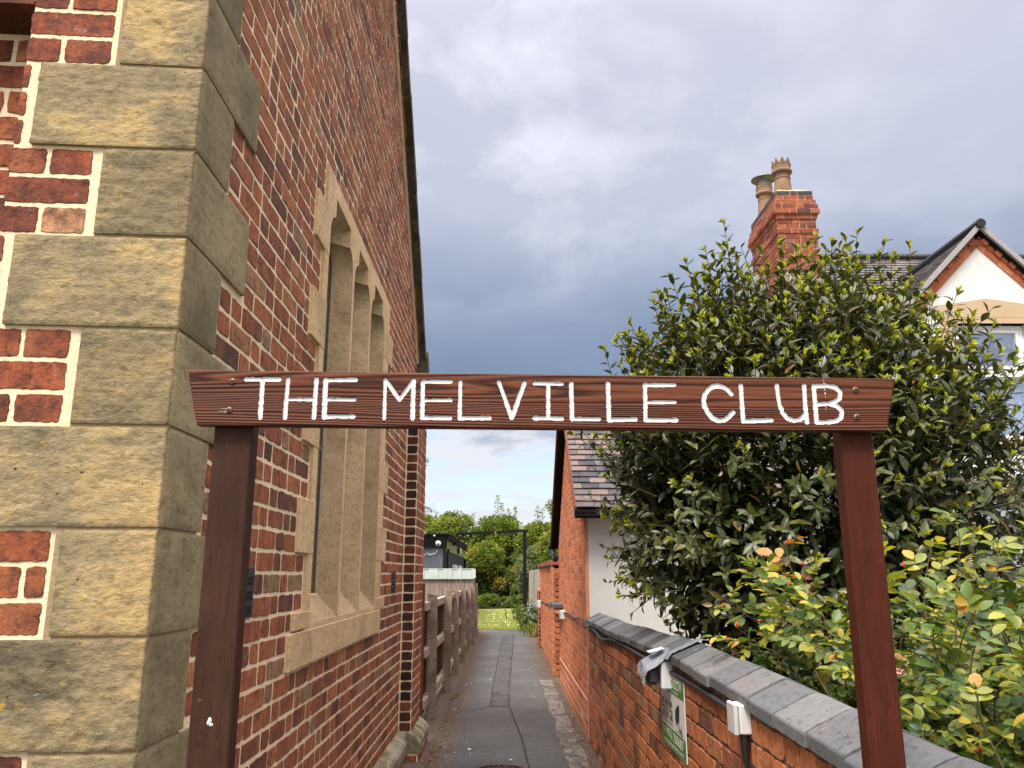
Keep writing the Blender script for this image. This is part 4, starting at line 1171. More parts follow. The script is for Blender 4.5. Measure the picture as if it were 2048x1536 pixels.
mb.add([sp(.385, .142, .0021), sp(.393, .142, .0021), sp(.405, .118, .0021), sp(.44, .112, .0021), sp(.44, .104, .0021), sp(.40, .108, .0021)], [(0, 5, 2, 1), (2, 5, 4, 3)])
srect(mb, .441, .448, .090, .135, .0021)
mb.build('camera_symbol', M['logo_black'], cs)

# --- junction boxes, cable, wrapped camera
jx = thing('junction_box', 'white plastic junction box on the wall nearest the sign post', 'junction box', (GW - .03, 2.68, -.50))
b_ = MB(); b_.box(GW - .042, GW - .004, 2.640, 2.722, -.478, -.392, 0, .004); b_.build('back_box', M['box_white'], jx)
b_ = MB(); b_.box(GW - .058, GW - .0435, 2.637, 2.725, -.481, -.389, 0, .004); b_.build('lid', M['box_grey'], jx)
b_ = MB(); b_.tube([(GW - .025, 2.66, -.476), (GW - .025, 2.66, -.525), (GW - .022, 2.658, -.58)], [.015, .012, .007], 10); b_.build('cable_gland', M['black_plastic'], jx)
dc_ = MB(); dc_.tube([(GW - .022, 2.658, -.575), (GW - .018, 2.65, -.68), (GW - .014, 2.64, -.85), (GW - .012, 2.63, -1.05), (GW - .012, 2.63, GZ + .01)], .005, 8)
tag(dc_.build('drop_cable', M['black_plastic'], smooth=True), 'thin black cable hanging below the white junction box', 'cable')
cb = MB(); P = []
def gy(y): return cpz(y) - .060
for y in np.arange(2.73, 7.75, .1):
    P.append((GW - .016 - .006 * math.sin(y * 3.1), y, gy(y) - .012 * max(0, math.sin((y - 3) * 1.5)) - (.03 if 6.0 < y < 6.9 else 0) * math.sin((y - 6) / .9 * math.pi) - .0 + (-.012 if y < 4 else 0)))
for y in np.arange(7.9, 17.2, .25):
    P.append((GW - .020 + .004 * math.sin(y * 5), y, -.435 - .012 * (y - 7.9) + .012 * math.sin(y * 4.0) - (.05 if 10.8 < y < 12.1 else 0)))
cb.tube(P, .0095, 8)
tag(cb.build('armoured_cable', M['cable'], smooth=True), 'grey armoured cable clipped along the wall beneath the coping', 'cable')
for nm, lab, (xx, yy, zz, s) in (('junction_box', 'small pale cable box on the house wall beside the leftover coping block', (.735, 10.55, -.505, 1.0)), ('junction_box', 'small pale cable box on the dark pier at the far end of the walls', (.70, 17.05, -.60, 1.25))):
    t_ = thing(nm, lab, 'junction box', (xx, yy, zz - .05))
    b_ = MB(); b_.box(xx - .03, xx + .03, yy, yy + .11 * s, zz - .05 * s, zz + .06 * s, 0, .006); b_.build('back_box', M['box_white'], t_)
    b_ = MB(); b_.box(xx - .045, xx - .031, yy + .004, yy + .106 * s, zz - .046 * s, zz + .056 * s, 0, .004); b_.build('lid', M['box_grey'], t_)
wc = thing('wrapped_camera', 'dark security camera wrapped in grey plastic and taped to the coping', 'camera', (GW - .08, 4.0, -.5))
b_ = MB(); b_.box(GW - .055, GW - .002, 3.84, 3.95, -.505, -.385, 0, .006); b_.build('mount_box', M['box_white'], wc)
b_ = MB(); b_.box(GW - .12, GW - .058, 3.86, 4.06, -.49, -.41, 0, .018); b_.build('camera_body', M['cam_body'], wc)
def bag(u, v):
    # sheet that drapes over the camera and sags over its front
    a = -.15 + 1.3 * u; prof = [(GW + .03, -.338), (GW - .02, -.342), (GW - .075, -.375), (GW - .125, -.402), (GW - .138, -.462)]
    t = v * 4; i = min(3, int(t)); f = t - i
    x = prof[i][0] * (1 - f) + prof[i + 1][0] * f; z = prof[i][1] * (1 - f) + prof[i + 1][1] * f
    y = 3.83 + .25 * u
    sag = .16 * max(0, abs(u - .5) - .36) + (.010 * math.sin(u * 7 + 1)) * v
    k = (noise.noise((u * 5, v * 4, 2.2)) * .012 + noise.noise((u * 11, v * 9, 7)) * .006) * min(1, v * 3)
    return (x + k, y + k * .7, z - sag + k)
b_ = MB(); b_.grid(bag, 26, 22); b_.build('plastic_wrap', M['bag'], wc, smooth=False)
def tape(u, v):
    ya, x = 3.74 + .10 * u - .06 * v, GW - .045 + .17 * v
    z = cpz(ya) + .009 + .056 * max(0, min(1, (x - GW + .018) / .116)) + .003 * noise.noise((u * 5, v * 9, 1)) - .03 * max(0, .12 - v) / .12
    return (x, ya, z)
b_ = MB(); b_.grid(tape, 8, 22); b_.build('tape_strip', M['bag'], wc, smooth=True)
b_ = MB(); b_.grid(lambda u, v: (GW - .10 + .07 * v + .008 * noise.noise((u * 4, v * 4, 3)), 3.87 + .09 * u + .01 * v, -.350 + .018 * v + .012 * noise.noise((u * 6, v * 6, 0))), 6, 6); b_.build('torn_label', M['white_paint'], wc)
# ================================================================== OUTBUILDING AND HOUSE
rng = random.Random(41)
def tiles(mb, o, U, S, L, SL, tw=.17, ex=.10, clip=None, th=.012):
    o, U, S = Vector(o), Vector(U).normalized(), Vector(S).normalized()
    N = U.cross(S)
    if N.z < 0: N = -N
    nr = int(SL / ex) + 1; nc = int(L / tw) + 2
    for r in range(nr):
        for c in range(nc):
            a = c * tw - (tw / 2 if r % 2 else 0)
            a0 = max(0, a + .002); a1 = min(L, a + tw - .002)
            if a1 - a0 < .02: continue
            s0 = r * ex; s1 = min(SL, s0 + ex + .02)
            if clip and not clip(o + U * ((a0 + a1) / 2) + S * (s0 + ex / 2)): continue
            lift = rng.uniform(0, .004); sk = rng.uniform(-.004, .004)
            b0 = o + U * a0 + S * (s0 + sk) + N * (.016 + lift); b1 = o + U * a1 + S * (s0 + sk) + N * (.016 + lift + rng.uniform(-.002, .002))
            t0 = o + U * a0 + S * s1 + N * .001; t1 = o + U * a1 + S * s1 + N * .001
            D = N * -th
            mb.hexa([tuple(q) for q in (b0 + D, b1 + D, t1 + D, t0 + D, b0, b1, t1, t0)])
ob = thing('outbuilding', 'small gabled orange brick outbuilding with white rendered front and mixed tile roof', 'building', (2.4, 9.9, GZ))
HX = .762; YN, YF, YA = 7.86, 11.75, 9.6; ZE, ZA = .62, 2.16
b_ = MB()
b_.prism([(HX, YN, GZ - .1), (HX, YF, GZ - .1), (HX, YF, .40), (HX, YA, ZA - .08), (HX, YN, ZE - .02)], (.22, 0, 0))
b_.build('gable_wall', M['house_mortar'], ob)
def gseg(zb, zt, k):
    y0, y1 = -YF, -YN; z = zt
    if z > ZE - .02: y1 = -(YN + (z - ZE + .02) / (ZA - .06 - ZE) * (YA - YN))
    if z > .40: y0 = -(YF - (z - .40) / (ZA - .08 - .40) * (YF - YA))
    return [(y0, y1)] if y1 - y0 > .1 else []
b_ = MB()
bricks(b_, (HX, 0, 0), (0, -1, 0), (-1, 0, 0), gseg, GZ + 4 * .083, GZ + 4 * .083 + 42 * .0755, rng, ch=.0755, npx=2, bond='flemish', j=.009, bl=.215, bh=.105, proud=.003, jit=.002)
b_.build('gable_brickwork', M['house_brick'], ob)
b_ = MB(); bricks(b_, (HX, 0, 0), (0, -1, 0), (-1, 0, 0), lambda a, b, k: [(-YF - 1.3 * 0, -YN)], GZ, GZ + 4 * .083, rng, ch=.083, npx=2, bond='mixed', j=.016, bl=.45, bh=.23, proud=.006, jit=.001)
b_.build('base_brickwork', M['house_brick'], ob)
pj = MB(); pj.box(HX - .0045, HX, YN, YF, GZ, GZ + 4 * .083); pj.box(HX - .010, HX, YN, YF, GZ + .328, GZ + .338); pj.build('base_pointing', mortar_mat('pale_pointing', (.62, .36, .24), (.55, .30, .2)), ob)
b_ = MB(); b_.box(HX + .03, 4.0, YN - .006, YN + .2, GZ - .1, .53); b_.build('rendered_wall', M['render'], ob)
b_ = MB(); bricks(b_, (HX, YN - .006, 0), (1, 0, 0), (0, -1, 0), lambda a, b, k: [(0, .028)], GZ + 10 * .083, GZ + 24 * .083, rng, ch=.083, npx=2, bond='stack', bl=.03, bh=.03)
bricks(b_, (HX - .03, YN - .05, 0), (1, 0, 0), (0, -1, 0), lambda a, b, k: [(0, 3.2)], .52, .52 + .083, rng, ch=.083, npx=2, bond='stack', bl=.115, bh=.115)
bricks(b_, (HX - .03, 0, 0), (0, -1, 0), (-1, 0, 0), lambda a, b, k: [(-YN - .11, -YN + .05)], .48, .48 + .166, rng, ch=.083, npx=2, bond='stack')
b_.box(HX - .026, 4.0, YN - .045, YN + .1, .525, .62)
b_.build('eaves_bricks', M['house_brick'], ob)
b_ = MB(); tl = MB()
EY = YN - .20; EZ = .60
S_ = Vector((0, YA - EY, ZA + .05 - EZ)); SL_ = S_.length
tiles(tl, (HX - .095, EY, EZ), (1, 0, 0), S_, 3.3, SL_, .165, .105)
EYF = YF + .2; EZF = .42
SF = Vector((0, YA - EYF, ZA + .05 - EZF))
tiles(tl, (HX - .095, EYF, EZF), (1, 0, 0), SF, 3.3, SF.length, .165, .105)
tl.build('roof_tiles', M['tile'], ob)
b_.prism([(HX - .09, EY, EZ - .012), (HX - .09, YA, ZA + .035), (HX - .09, EYF, EZF - .012), (HX - .09, EYF, EZF - .05), (HX - .09, YA, ZA - .02), (HX - .09, EY, EZ - .05)], (3.28, 0, 0))
b_.build('roof_deck', M['black_paint'], ob)
b_ = MB()
for (ya, za, yb, zb) in ((EY, EZ, YA, ZA + .06), (EYF, EZF, YA, ZA + .06)):
    d_ = Vector((0, yb - ya, zb - za)); up_ = Vector((0, 0, 1))
    b_.obox((HX - .112, ya, za - .055), d_, (.02, 0, 0), (0, 0, .068))
b_.build('verge_board', M['brown_post'], ob)
b_ = MB()
for (y, z, x0) in ((EY - .045, EZ - .02, HX - .115), (EYF + .045, EZF - .02, HX - .13)):
    b_ = MB(); n = 10; prof = [(y + .055 * math.cos(a), z + .055 * math.sin(a)) for a in np.linspace(math.pi, 2 * math.pi, n)] + [(y + .048 * math.cos(a), z + .048 * math.sin(a)) for a in np.linspace(2 * math.pi, math.pi, n)]
    b_.prism([(x0, p, q_) for p, q_ in prof], (3.35, 0, 0)); b_.prism([(x0 - .004, y + .055 * math.cos(a), z + .055 * math.sin(a)) for a in np.linspace(math.pi, 2 * math.pi, n)], (.006, 0, 0)); b_.build('gutter', M['black_plastic'], ob)
b_ = MB(); b_.box(HX - .11, 4.0, EY + .01, EY + .03, EZ - .09, EZ - .012); b_.build('fascia', M['black_plastic'], ob)
b_ = MB(); b_.tube([(HX - .08, EYF + .05, EZF - .05), (HX - .06, EYF - .05, EZF - .16), (HX - .05, YF - .05, EZF - .22)], .04, 8)
b_.build('downpipe', M['black_plastic'], ob)
b_ = MB(); b_.box(HX + .22, 4.0, YF - .1, YF, GZ - .1, .38); b_.box(3.9, 4.0, YN, YF, GZ - .1, .38); b_.build('rear_wall', M['house_mortar'], ob)

# ------------------------------------------------------------------ two storey house
ho = thing('house', 'two storey house with white rendered gable, tall brick chimney and dark tiled roof', 'house', (6.5, 12.3, GZ))
GY = 9.8; GX = 6.12; GA = 4.25; GE = 3.19; HWG = 1.06; GL, GRt = GX - HWG, GX + HWG
b_ = MB()
b_.prism([(4.32, 10.2, GZ), (9.0, 10.2, GZ), (9.0, 10.2, 3.0), (4.32, 10.2, 3.0)], (0, 4.6, 0))
b_.prism([(4.32, 10.2, 3.0), (4.32, 14.8, 3.0), (4.32, 12.5, 4.98)], (4.68, 0, 0))
b_.build('main_wall', M['render'], ho)
wb_ = MB()
# gable front as pieces round the two windows
W1 = (5.69, 6.62, 1.62, 3.10); W2 = (5.69, 6.62, -.55, .95)
def gp(poly): wb_.prism([(x, GY, z) for x, z in poly], (0, .2, 0))
gp([(GL, GZ), (W1[0], GZ), (W1[0], GE), (GL, GE)]); gp([(W1[1], GZ), (GRt, GZ), (GRt, GE), (W1[1], GE)])
gp([(W1[0], GZ), (W1[1], GZ), (W1[1], W2[2]), (W1[0], W2[2])]); gp([(W1[0], W2[3]), (W1[1], W2[3]), (W1[1], W1[2]), (W1[0], W1[2])]); gp([(W1[0], W1[3]), (W1[1], W1[3]), (W1[1], GE), (W1[0], GE)])
gp([(GL, GE), (GRt, GE), (GX, GA)])
wb_.box(GL, GL + .2, GY + .2, 10.3, GZ, GE); wb_.box(GRt - .2, GRt, GY + .2, 10.3, GZ, GE)
wb_.build('gable_wall', M['render'], ho)
# brick corner and the two oblique brick courses under the verge
cb_ = MB(); cm_ = MB()
for sgn_ in (-1, 1):
    d_ = Vector((-sgn_ * -1 * -1, 0, 0))
    foot = Vector((GX + sgn_ * (HWG + .03), GY, GE - .03)); top = Vector((GX, GY, GA + .03)); dv = (top - foot); Lg = dv.length; dv.normalize()
    nv = Vector((sgn_ * dv.z, 0, abs(dv.x))) if False else Vector((0, 0, 1)) - dv * dv.z; nv.normalize()
    i = 0; s_ = 0
    while s_ < Lg - .02:
        L = min(.225, Lg - s_); cb_.obox(foot + dv * (s_ + .004) + nv * -.10 + Vector((0, -.018, 0)), dv * (L - .008), nv * .072, (0, .05, 0)); s_ += .225
    s_ = .03
    while s_ < Lg - .02:
        cb_.obox(foot + dv * (s_ + .012) + nv * -.024 + Vector((0, -.058 if i % 2 == 0 else -.030, 0)), dv * .095, nv * .082, (0, .09, 0)); s_ += .112; i += 1
    cm_.obox(foot + nv * -.105 + Vector((0, -.012, 0)), dv * Lg, nv * .16, (0, .04, 0))
bricks(cb_, (GL, GY, 0), (1, 0, 0), (0, -1, 0), lambda a, b, k: [(0, .23 if k % 2 else .115)], GZ, GZ + 55 * .083, rng, ch=.083, npx=2)
cb_.prism([(GX - .09, GY - .03, GA - .10), (GX + .09, GY - .03, GA - .10), (GX, GY - .03, GA + .03)], (0, .06, 0))
cb_.build('gable_bricks', M['house_brick'], ho); cm_.build('gable_mortar', M['house_mortar'], ho)
# cream stone lintel, jambs and sills
b_ = MB()
b_.prism([(5.47, GY - .014, 3.18), (6.83, GY - .014, 3.18), (6.83, GY - .014, 3.33), (6.15, GY - .014, 3.43), (5.47, GY - .014, 3.33)], (0, .05, 0))
b_.box(5.49, 6.81, GY - .012, GY + .16, 3.10, 3.178)
b_.build('lintel', M['cream'], ho)
for (x0, x1) in ((5.51, 5.685), (6.625, 6.79)):
    b_ = MB(); zz = 1.62; i = 0
    while zz < 3.08:
        e_ = .0 if i % 2 else .09
        b_.box(x0 - (e_ if x0 < 6 else 0), x1 + (e_ if x0 > 6 else 0), GY - .010, GY + .12, zz + .002, min(3.098, zz + .245)); zz += .247; i += 1
    b_.build('jamb', M['cream'], ho); b_ = MB(); b_.box(x0, x1, GY - .010, GY + .12, -.55, .95); b_.build('jamb', M['cream'], ho)
for (d_, za, zb, nm_) in ((.05, 1.50, 1.618, 'sill'), (.05, -.68, -.552, 'sill'), (.03, .952, 1.12, 'lintel')):
    b_ = MB(); b_.box(5.5, 6.8, GY - d_, GY + .1, za, zb); b_.build(nm_, M['cream'], ho)
def house_window(x0, x1, z0, z1, tr):
    y = GY + .09; f = MB(); t = .055
    def bar(a, b, c, d, dy=0): f.box(a, b, y - dy, y + .05, c, d, 0, .004)
    bar(x0, x0 + t, z0, z1); bar(x1 - t, x1, z0, z1); bar(x0 + t, x1 - t, z0, z0 + t); bar(x0 + t, x1 - t, z1 - t, z1); bar(x0 + t, x1 - t, tr - .045, tr + .045)
    # opening light in front, above the transom
    bar(x0 + t + .008, x0 + t + .05, tr + .05, z1 - t - .005, .014); bar(x1 - t - .05, x1 - t - .008, tr + .05, z1 - t - .005, .014); bar(x0 + t + .05, x1 - t - .05, tr + .05, tr + .09, .014); bar(x0 + t + .05, x1 - t - .05, z1 - t - .045, z1 - t - .005, .014)
    wo = f.build('window', M['upvc'], ho)
    g_ = MB(); g_.box(x0 + t, x1 - t, y + .02, y + .026, z0 + t, z1 - t); g_.build('pane', M['pane'], wo)
    c_ = MB()
    def cur(xa, xb, ph):
        c_.grid(lambda u, v: (xa + (xb - xa) * u, y + .12 + .022 * math.sin(u * 40 + ph) + .01 * math.sin(u * 97), z0 + t + (z1 - z0 - 2 * t) * v), 60, 2)
    cur(x1 - t - .26, x1 - t + .05, 0); cur(x0 + t - .05, x0 + t + .12, 1)
    c_.box(x0, x1, y + .16, y + .18, z1 - .20, z1 - .05)
    c_.build('curtain', M['curtain'], wo)
    r_ = MB(); r_.box(x0 - .3, x1 + .3, y + .5, y + .52, z0 - .2, z1 + .2); r_.build('room_wall', M['room'], wo)
house_window(W1[0], W1[1], W1[2], W1[3], 2.47); house_window(W2[0], W2[1], W2[2], W2[3], .35)
# roofs
tl = MB(); dk = MB()
EVY, EVZ = 9.95, 2.80; RY, RZ = 12.5, 5.06
Sm = Vector((0, RY - EVY, RZ - EVZ))
def clipm(p):
    zr = GA + .15 - abs(p.x - GX) * 1.0
    return not (p.z < zr and p.y < 12.0) and not (4.0 < p.x < 4.85 and 11.35 < p.y < 12.6)
tiles(tl, (4.25, EVY, EVZ), (1, 0, 0), Sm, 4.85, Sm.length, .17, .11, clipm)
Sb = Vector((0, RY - 15.05, RZ - EVZ)); tiles(tl, (4.25, 15.05, EVZ), (1, 0, 0), Sb, 4.85, Sb.length, .34, .3)
FY = GY - .13
for sgn_ in (-1, 1):
    foot = Vector((GX + sgn_ * (HWG + .22), FY, GE - .15)); Sg = Vector((GX, FY, GA + .12)) - foot
    tiles(tl, foot, (0, 1, 0), Sg, 2.6, Sg.length, .17, .10)
    dk.obox(foot + Vector((0, .012, -.05)), (0, 2.6, 0), Sg, (0, 0, .045))
tl.build('roof_tiles', M['slate'], ho)
dk.prism([(4.27, EVY, EVZ - .02), (4.27, RY, RZ - .02), (4.27, 15.05, EVZ - .02), (4.27, 15.05, EVZ - .06), (4.27, RY, RZ - .1), (4.27, EVY, EVZ - .06)], (4.75, 0, 0))
dk.build('roof_deck', M['black_paint'], ho)
b_ = MB()
for sgn_ in (-1, 1):
    foot = Vector((GX + sgn_ * (HWG + .22), FY - .012, GE - .17)); Sg = Vector((GX, FY - .012, GA + .095)) - foot
    b_.obox(foot, Sg, (0, .02, 0), (0, 0, .085))
    b_.obox(foot + Vector((0, .022, -.015)), Sg, (0, .13, 0), (0, 0, .02))
b_.build('verge_undercloak', M['grey_verge'], ho)
b_ = MB()
def ridge(a, b, n):
    b_ = MB(); a, b = Vector(a), Vector(b)
    for i in range(n):
        p = a + (b - a) * (i / n); q_ = a + (b - a) * ((i + 1) / n - .012 / (b - a).length)
        b_.tube([tuple(p), tuple(q_)], .062, 10)
    b_.build('ridge_tiles', M['black_plastic'], ho)
ridge((4.25, RY, RZ + .03), (9.0, RY, RZ + .03), 14); ridge((GX, FY - .05, GA + .15), (GX, 11.9, GA + .15), 6)
# chimney
CXm = 4.43; CYn = 11.4; CW = [.565, .57, .625, .665, .695, .625, .585, .585, .635, .60] + [.595] * 24
ck = MB(); cj = MB(); cht = 5.74; dep = 1.30; cc = .0795
for i, wd in enumerate(CW):
    z1 = cht - i * cc; z0_ = z1 - cc; e_ = (wd - .595) / 2
    x0, x1, y0, y1 = CXm - wd / 2, CXm + wd / 2, CYn - e_, CYn + dep + e_
    cj.box(x0 + .004, x1 - .004, y0 + .004, y1 - .004, z0_ + .0005, z1 - .0005)
    kk = i
    for (O, U, N, L) in (((x0, y0, 0), (1, 0, 0), (0, -1, 0), x1 - x0), ((x0, y0, 0), (0, 1, 0), (-1, 0, 0), y1 - y0), ((x1, y0, 0), (0, 1, 0), (1, 0, 0), y1 - y0)):
        bricks(ck if i else cj, O, U, N, lambda a, b, k, L=L: [(0, L)], z0_, z1, rng, ch=cc, bl=.225, bh=.11, j=.010, proud=.003, npx=2, bond='flemish', kf=lambda k, kk=kk: kk, m=0 if i else 1)
chm = cj.build('chimney', [M['house_mortar'], M['blue_dark']], ho)
ck.build('chimney_bricks', M['chimney_brick'], chm)
b_ = MB(); b_.lathe((CXm, CYn + .3, cht - .01), [(.40, 0), (.33, .035), (.16, .06)], 24)
fl = MB(); fl.prism([(CXm - .27, CYn + .02, cht), (CXm + .27, CYn + .02, cht), (CXm + .12, CYn + .1, cht + .06), (CXm - .2, CYn + .1, cht + .06)], (0, dep - .05, 0)); fl.build('flaunching', M['cream'], chm)
def pot(cx_, cy_, z, sc, cowl=False):
    b_ = MB(); r = .155 * sc; H = .62 * sc
    b_.lathe((cx_, cy_, z), [(r * 1.12, 0), (r * .98, .06 * sc), (r * .86, .30 * sc), (r * .82, .36 * sc), (r * .88, .365 * sc), (r * .88, .385 * sc), (r * .80, .39 * sc), (r * .80, .45 * sc), (r * 1.06, .47 * sc), (r * 1.12, .49 * sc), (r * 1.08, .51 * sc), (r * 1.0, .53 * sc), (r * 1.0, .60 * sc), (r * 1.04, .61 * sc), (r * 1.04, .625 * sc), (r * .98, .63 * sc), (r * .82, .63 * sc), (r * .80, .3 * sc)], 24)
    n = 9
    for k in range(n):                        # pointed crown
        a0 = 2 * math.pi * k / n; a1 = 2 * math.pi * (k + 1) / n; am = (a0 + a1) / 2
        def P_(a, rr_, zz): return (cx_ + rr_ * math.cos(a), cy_ + rr_ * math.sin(a), z + zz)
        o_ = [P_(a0, r * .98, .625 * sc), P_(a1, r * .98, .625 * sc), P_(am, r * 1.02, .73 * sc)]
        i_ = [P_(a0, r * .84, .625 * sc), P_(a1, r * .84, .625 * sc), P_(am, r * .92, .725 * sc)]
        b_.add(o_ + i_, [(0, 1, 2), (5, 4, 3), (0, 2, 5, 3), (1, 4, 5, 2)])
    po = b_.build('chimney_pot', M['terracotta'], chm, smooth=False)
    return po
pot(4.335, CYn + .20, cht - .06, .92)
pot(4.30, CYn + .95, cht - .02, .84)
cw_ = MB(); cw_.lathe((4.30, CYn + .95, cht + .46), [(.085, 0), (.085, .18)], 16); cw_.lathe((4.30, CYn + .95, cht + .66), [(.20, 0), (.20, .015), (.10, .05), (.0, .065)], 20); 
for a in (0, 2.1, 4.2): cw_.box(4.30 + .08 * math.cos(a) - .006, 4.30 + .08 * math.cos(a) + .006, CYn + .95 + .08 * math.sin(a) - .006, CYn + .95 + .08 * math.sin(a) + .006, cht + .62, cht + .67)
cw_.build('chimney_cowl', M['steel'], chm)
# ================================================================== BAY TREE
rb = random.Random(51)
GS = -1.02                                      # soil level in the garden behind the wall
s_ = MB(); s_.box(.985, 12, -2, 9.75, GZ - .05, GS)
tag(s_.build('garden_soil', M['soil']), 'raised garden bed soil behind the low brick wall', 'soil', kind='structure')
pv = MB()
for i in range(8):
    for jx in range(6): pv.box(2.75 + jx * .6, 2.75 + jx * .6 + .59, .6 + i * .9, .6 + i * .9 + .89, GS + .004, GS + .03)
tag(pv.build('paving', M['paving'], origin=(4, 3, EYE + GS)), 'pale paved yard in front of the white house', 'paving', kind='structure')
bay = thing('bay_tree', 'large dense glossy bay tree with yellow new shoots leaning over the low wall', 'tree', (1.75, 4.9, GS))
lf = MB(); tp = MB(); tw = MB(); dp = MB()
C = Vector((1.72, 4.95, .50)); RYy, RZu, RZd = 1.12, 1.36, 1.24
def crown_r(d):
    # superellipsoid with lumps
    e = 2.1 if d.z > 0 else 2.5; rz = RZu if d.z > 0 else RZd
    RX = 1.38 if d.x > 0 else (1.10 if d.z > 0 else 1.04 + .26 * d.z)
    k = (abs(d.x / RX) ** e + abs(d.y / RYy) ** e + abs(d.z / rz) ** e) ** (-1 / e)
    return k * (1 + .10 * noise.noise(d * 2.3 + Vector((4, 1, 2))) + .07 * noise.noise(d * 5.5 + Vector((1, 7, 3))))
def bay_shoot(base, dirn, L, tip, big=1.0, nl=None, thin=1.0):
    p = Vector(base); d = dirn.normalized(); n = max(5, int(L / .032)) if nl is None else nl
    pts = [p.copy()]; ph = rb.uniform(0, 6.28); st = L / n
    bend = Vector((rb.uniform(-.2, .2), rb.uniform(-.2, .2), rb.uniform(.0, .35)))
    for i in range(n):
        d = (d + bend * (st * 1.2)).normalized(); p = p + d * st; pts.append(p.copy())
        t = i / n
        if t < .12: continue
        ph += 2.4
        a = d.orthogonal().normalized(); b2 = d.cross(a)
        out = a * math.cos(ph) + b2 * math.sin(ph)
        sz = (.074 + .034 * rb.random()) * big * (1 - .45 * t * t) * thin
        ld = (out * rb.uniform(.7, 1.1) + d * rb.uniform(.35, .9) + Vector((0, 0, rb.uniform(-.15, .1)))).normalized()
        lf.leaf(p, ld, (d + Vector((0, 0, .6))).normalized(), sz, sz * rb.uniform(.36, .47), rb.uniform(.06, .24), rb.uniform(-.05, .28))
        if tip and t > .45 and rb.random() < .5:      # side bud clusters
            for k in range(3):
                a2 = rb.uniform(0, 6.28); o2 = (out + (a * math.cos(a2) + b2 * math.sin(a2)) * .6 + d * .9).normalized()
                s2 = rb.uniform(.020, .036); tp.leaf(p + out * .012, o2, d, s2, s2 * .48, .3, -.15)
    tw.tube([tuple(q_) for q_ in pts[::2] + [pts[-1]]], [.0035 - .002 * i / max(1, len(pts[::2])) for i in range(len(pts[::2]) + 1)], 4, cap=False)
    if tip:
        a = d.orthogonal().normalized(); b2 = d.cross(a)
        for k in range(rb.randint(9, 15)):
            q_ = rb.uniform(0, 6.28); o2 = (a * math.cos(q_) + b2 * math.sin(q_)) * rb.uniform(.25, .9) + d
            s2 = rb.uniform(.022, .046); tp.leaf(p - d * rb.uniform(0, .025), o2.normalized(), d, s2, s2 * rb.uniform(.34, .46), .3, rb.uniform(-.25, .15))
# interior foliage, leaf colour darkened to add to the shade within the crown
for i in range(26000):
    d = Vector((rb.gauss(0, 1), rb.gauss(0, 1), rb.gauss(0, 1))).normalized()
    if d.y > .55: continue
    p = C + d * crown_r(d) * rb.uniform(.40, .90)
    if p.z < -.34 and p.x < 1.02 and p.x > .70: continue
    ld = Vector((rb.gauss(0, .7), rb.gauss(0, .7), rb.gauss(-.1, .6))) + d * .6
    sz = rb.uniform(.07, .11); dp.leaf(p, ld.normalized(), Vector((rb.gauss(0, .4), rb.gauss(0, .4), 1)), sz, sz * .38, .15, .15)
for i in range(1500):
    d = Vector((rb.gauss(0, 1), rb.gauss(-.25, 1), rb.gauss(.15, 1))).normalized()
    if d.y > .6: continue
    r = crown_r(d); base = C + d * r * rb.uniform(.68, .92)
    up = .75 if d.z > -.1 else .25
    dr_ = d * .75 + Vector((rb.gauss(0, .22), rb.gauss(0, .22), up))
    L = rb.uniform(.20, .38)
    end = base + dr_.normalized() * L
    if end.x < 1.02 and end.z < -.30: continue
    if base.z < -.36 and base.x < 1.03: continue
    bay_shoot(base, dr_, L, rb.random() < (.95 if d.z > .1 else .30), rb.uniform(.85, 1.15) * (1 if d.z > .1 else .86))
# leading shoots that stand clear of the crown: x, height reached
for (x, zt, y, L) in [(.62, 1.34, 4.7, .42), (.85, 1.36, 4.6, .3), (1.0, 1.66, 4.7, .40), (1.08, 1.55, 4.4, .3), (1.22, 1.78, 4.75, .36), (1.30, 1.82, 4.9, .42), (1.42, 2.20, 4.8, .66), (1.36, 1.98, 4.7, .5), (1.50, 2.06, 4.9, .5), (1.28, 1.92, 4.6, .45), (1.14, 1.74, 4.6, .45), (.95, 1.52, 4.5, .4), (1.55, 1.88, 4.5, .34), (1.70, 1.97, 4.6, .44), (1.80, 1.88, 4.9, .3), (1.88, 2.0, 4.7, .46), (2.02, 1.80, 4.5, .34), (2.14, 2.06, 4.8, .5), (1.94, 2.10, 4.8, .5), (2.45, 1.98, 4.8, .5), (2.64, 1.72, 4.9, .45), (2.22, 1.78, 4.4, .3), (2.32, 1.94, 4.7, .40), (2.42, 1.72, 4.6, .34), (2.50, 1.78, 4.9, .44), (2.12, 2.02, 4.6, .4), (2.28, 1.98, 4.9, .44), (2.40, 1.90, 4.5, .44), (2.0, 1.95, 4.9, .4), (2.35, 1.75, 4.8, .4), (2.58, 1.66, 4.7, .4), (2.62, 1.42, 4.5, .34), (2.72, 1.30, 4.5, .36), (2.82, 1.10, 4.7, .34), (2.92, .92, 4.6, .36), (3.02, .86, 4.9, .36), (3.08, .62, 4.6, .34), (2.9, .60, 4.35, .3)]:
    lean = (x - 1.85) * .22
    bay_shoot(Vector((x - lean * L * .7, y, zt - L)), Vector((lean, rb.uniform(-.15, .1), 1)), L, True, .92)
for (x, z, y, dx_, dz_) in [(.72, .2, 4.7, -1, .5), (.68, .62, 4.6, -1, .55), (.82, -.05, 4.5, -1, .1), (.88, -.18, 4.4, -1, .35), (.74, .95, 4.7, -.8, .7), (.72, .40, 4.3, -.8, .3), (.80, -.08, 4.2, -.9, -.1), (.75, .75, 4.3, -.8, .5)]:
    bay_shoot(Vector((x + .08, y, z)), Vector((dx_, rb.uniform(-.3, .2), dz_)), rb.uniform(.22, .30), True, .95)
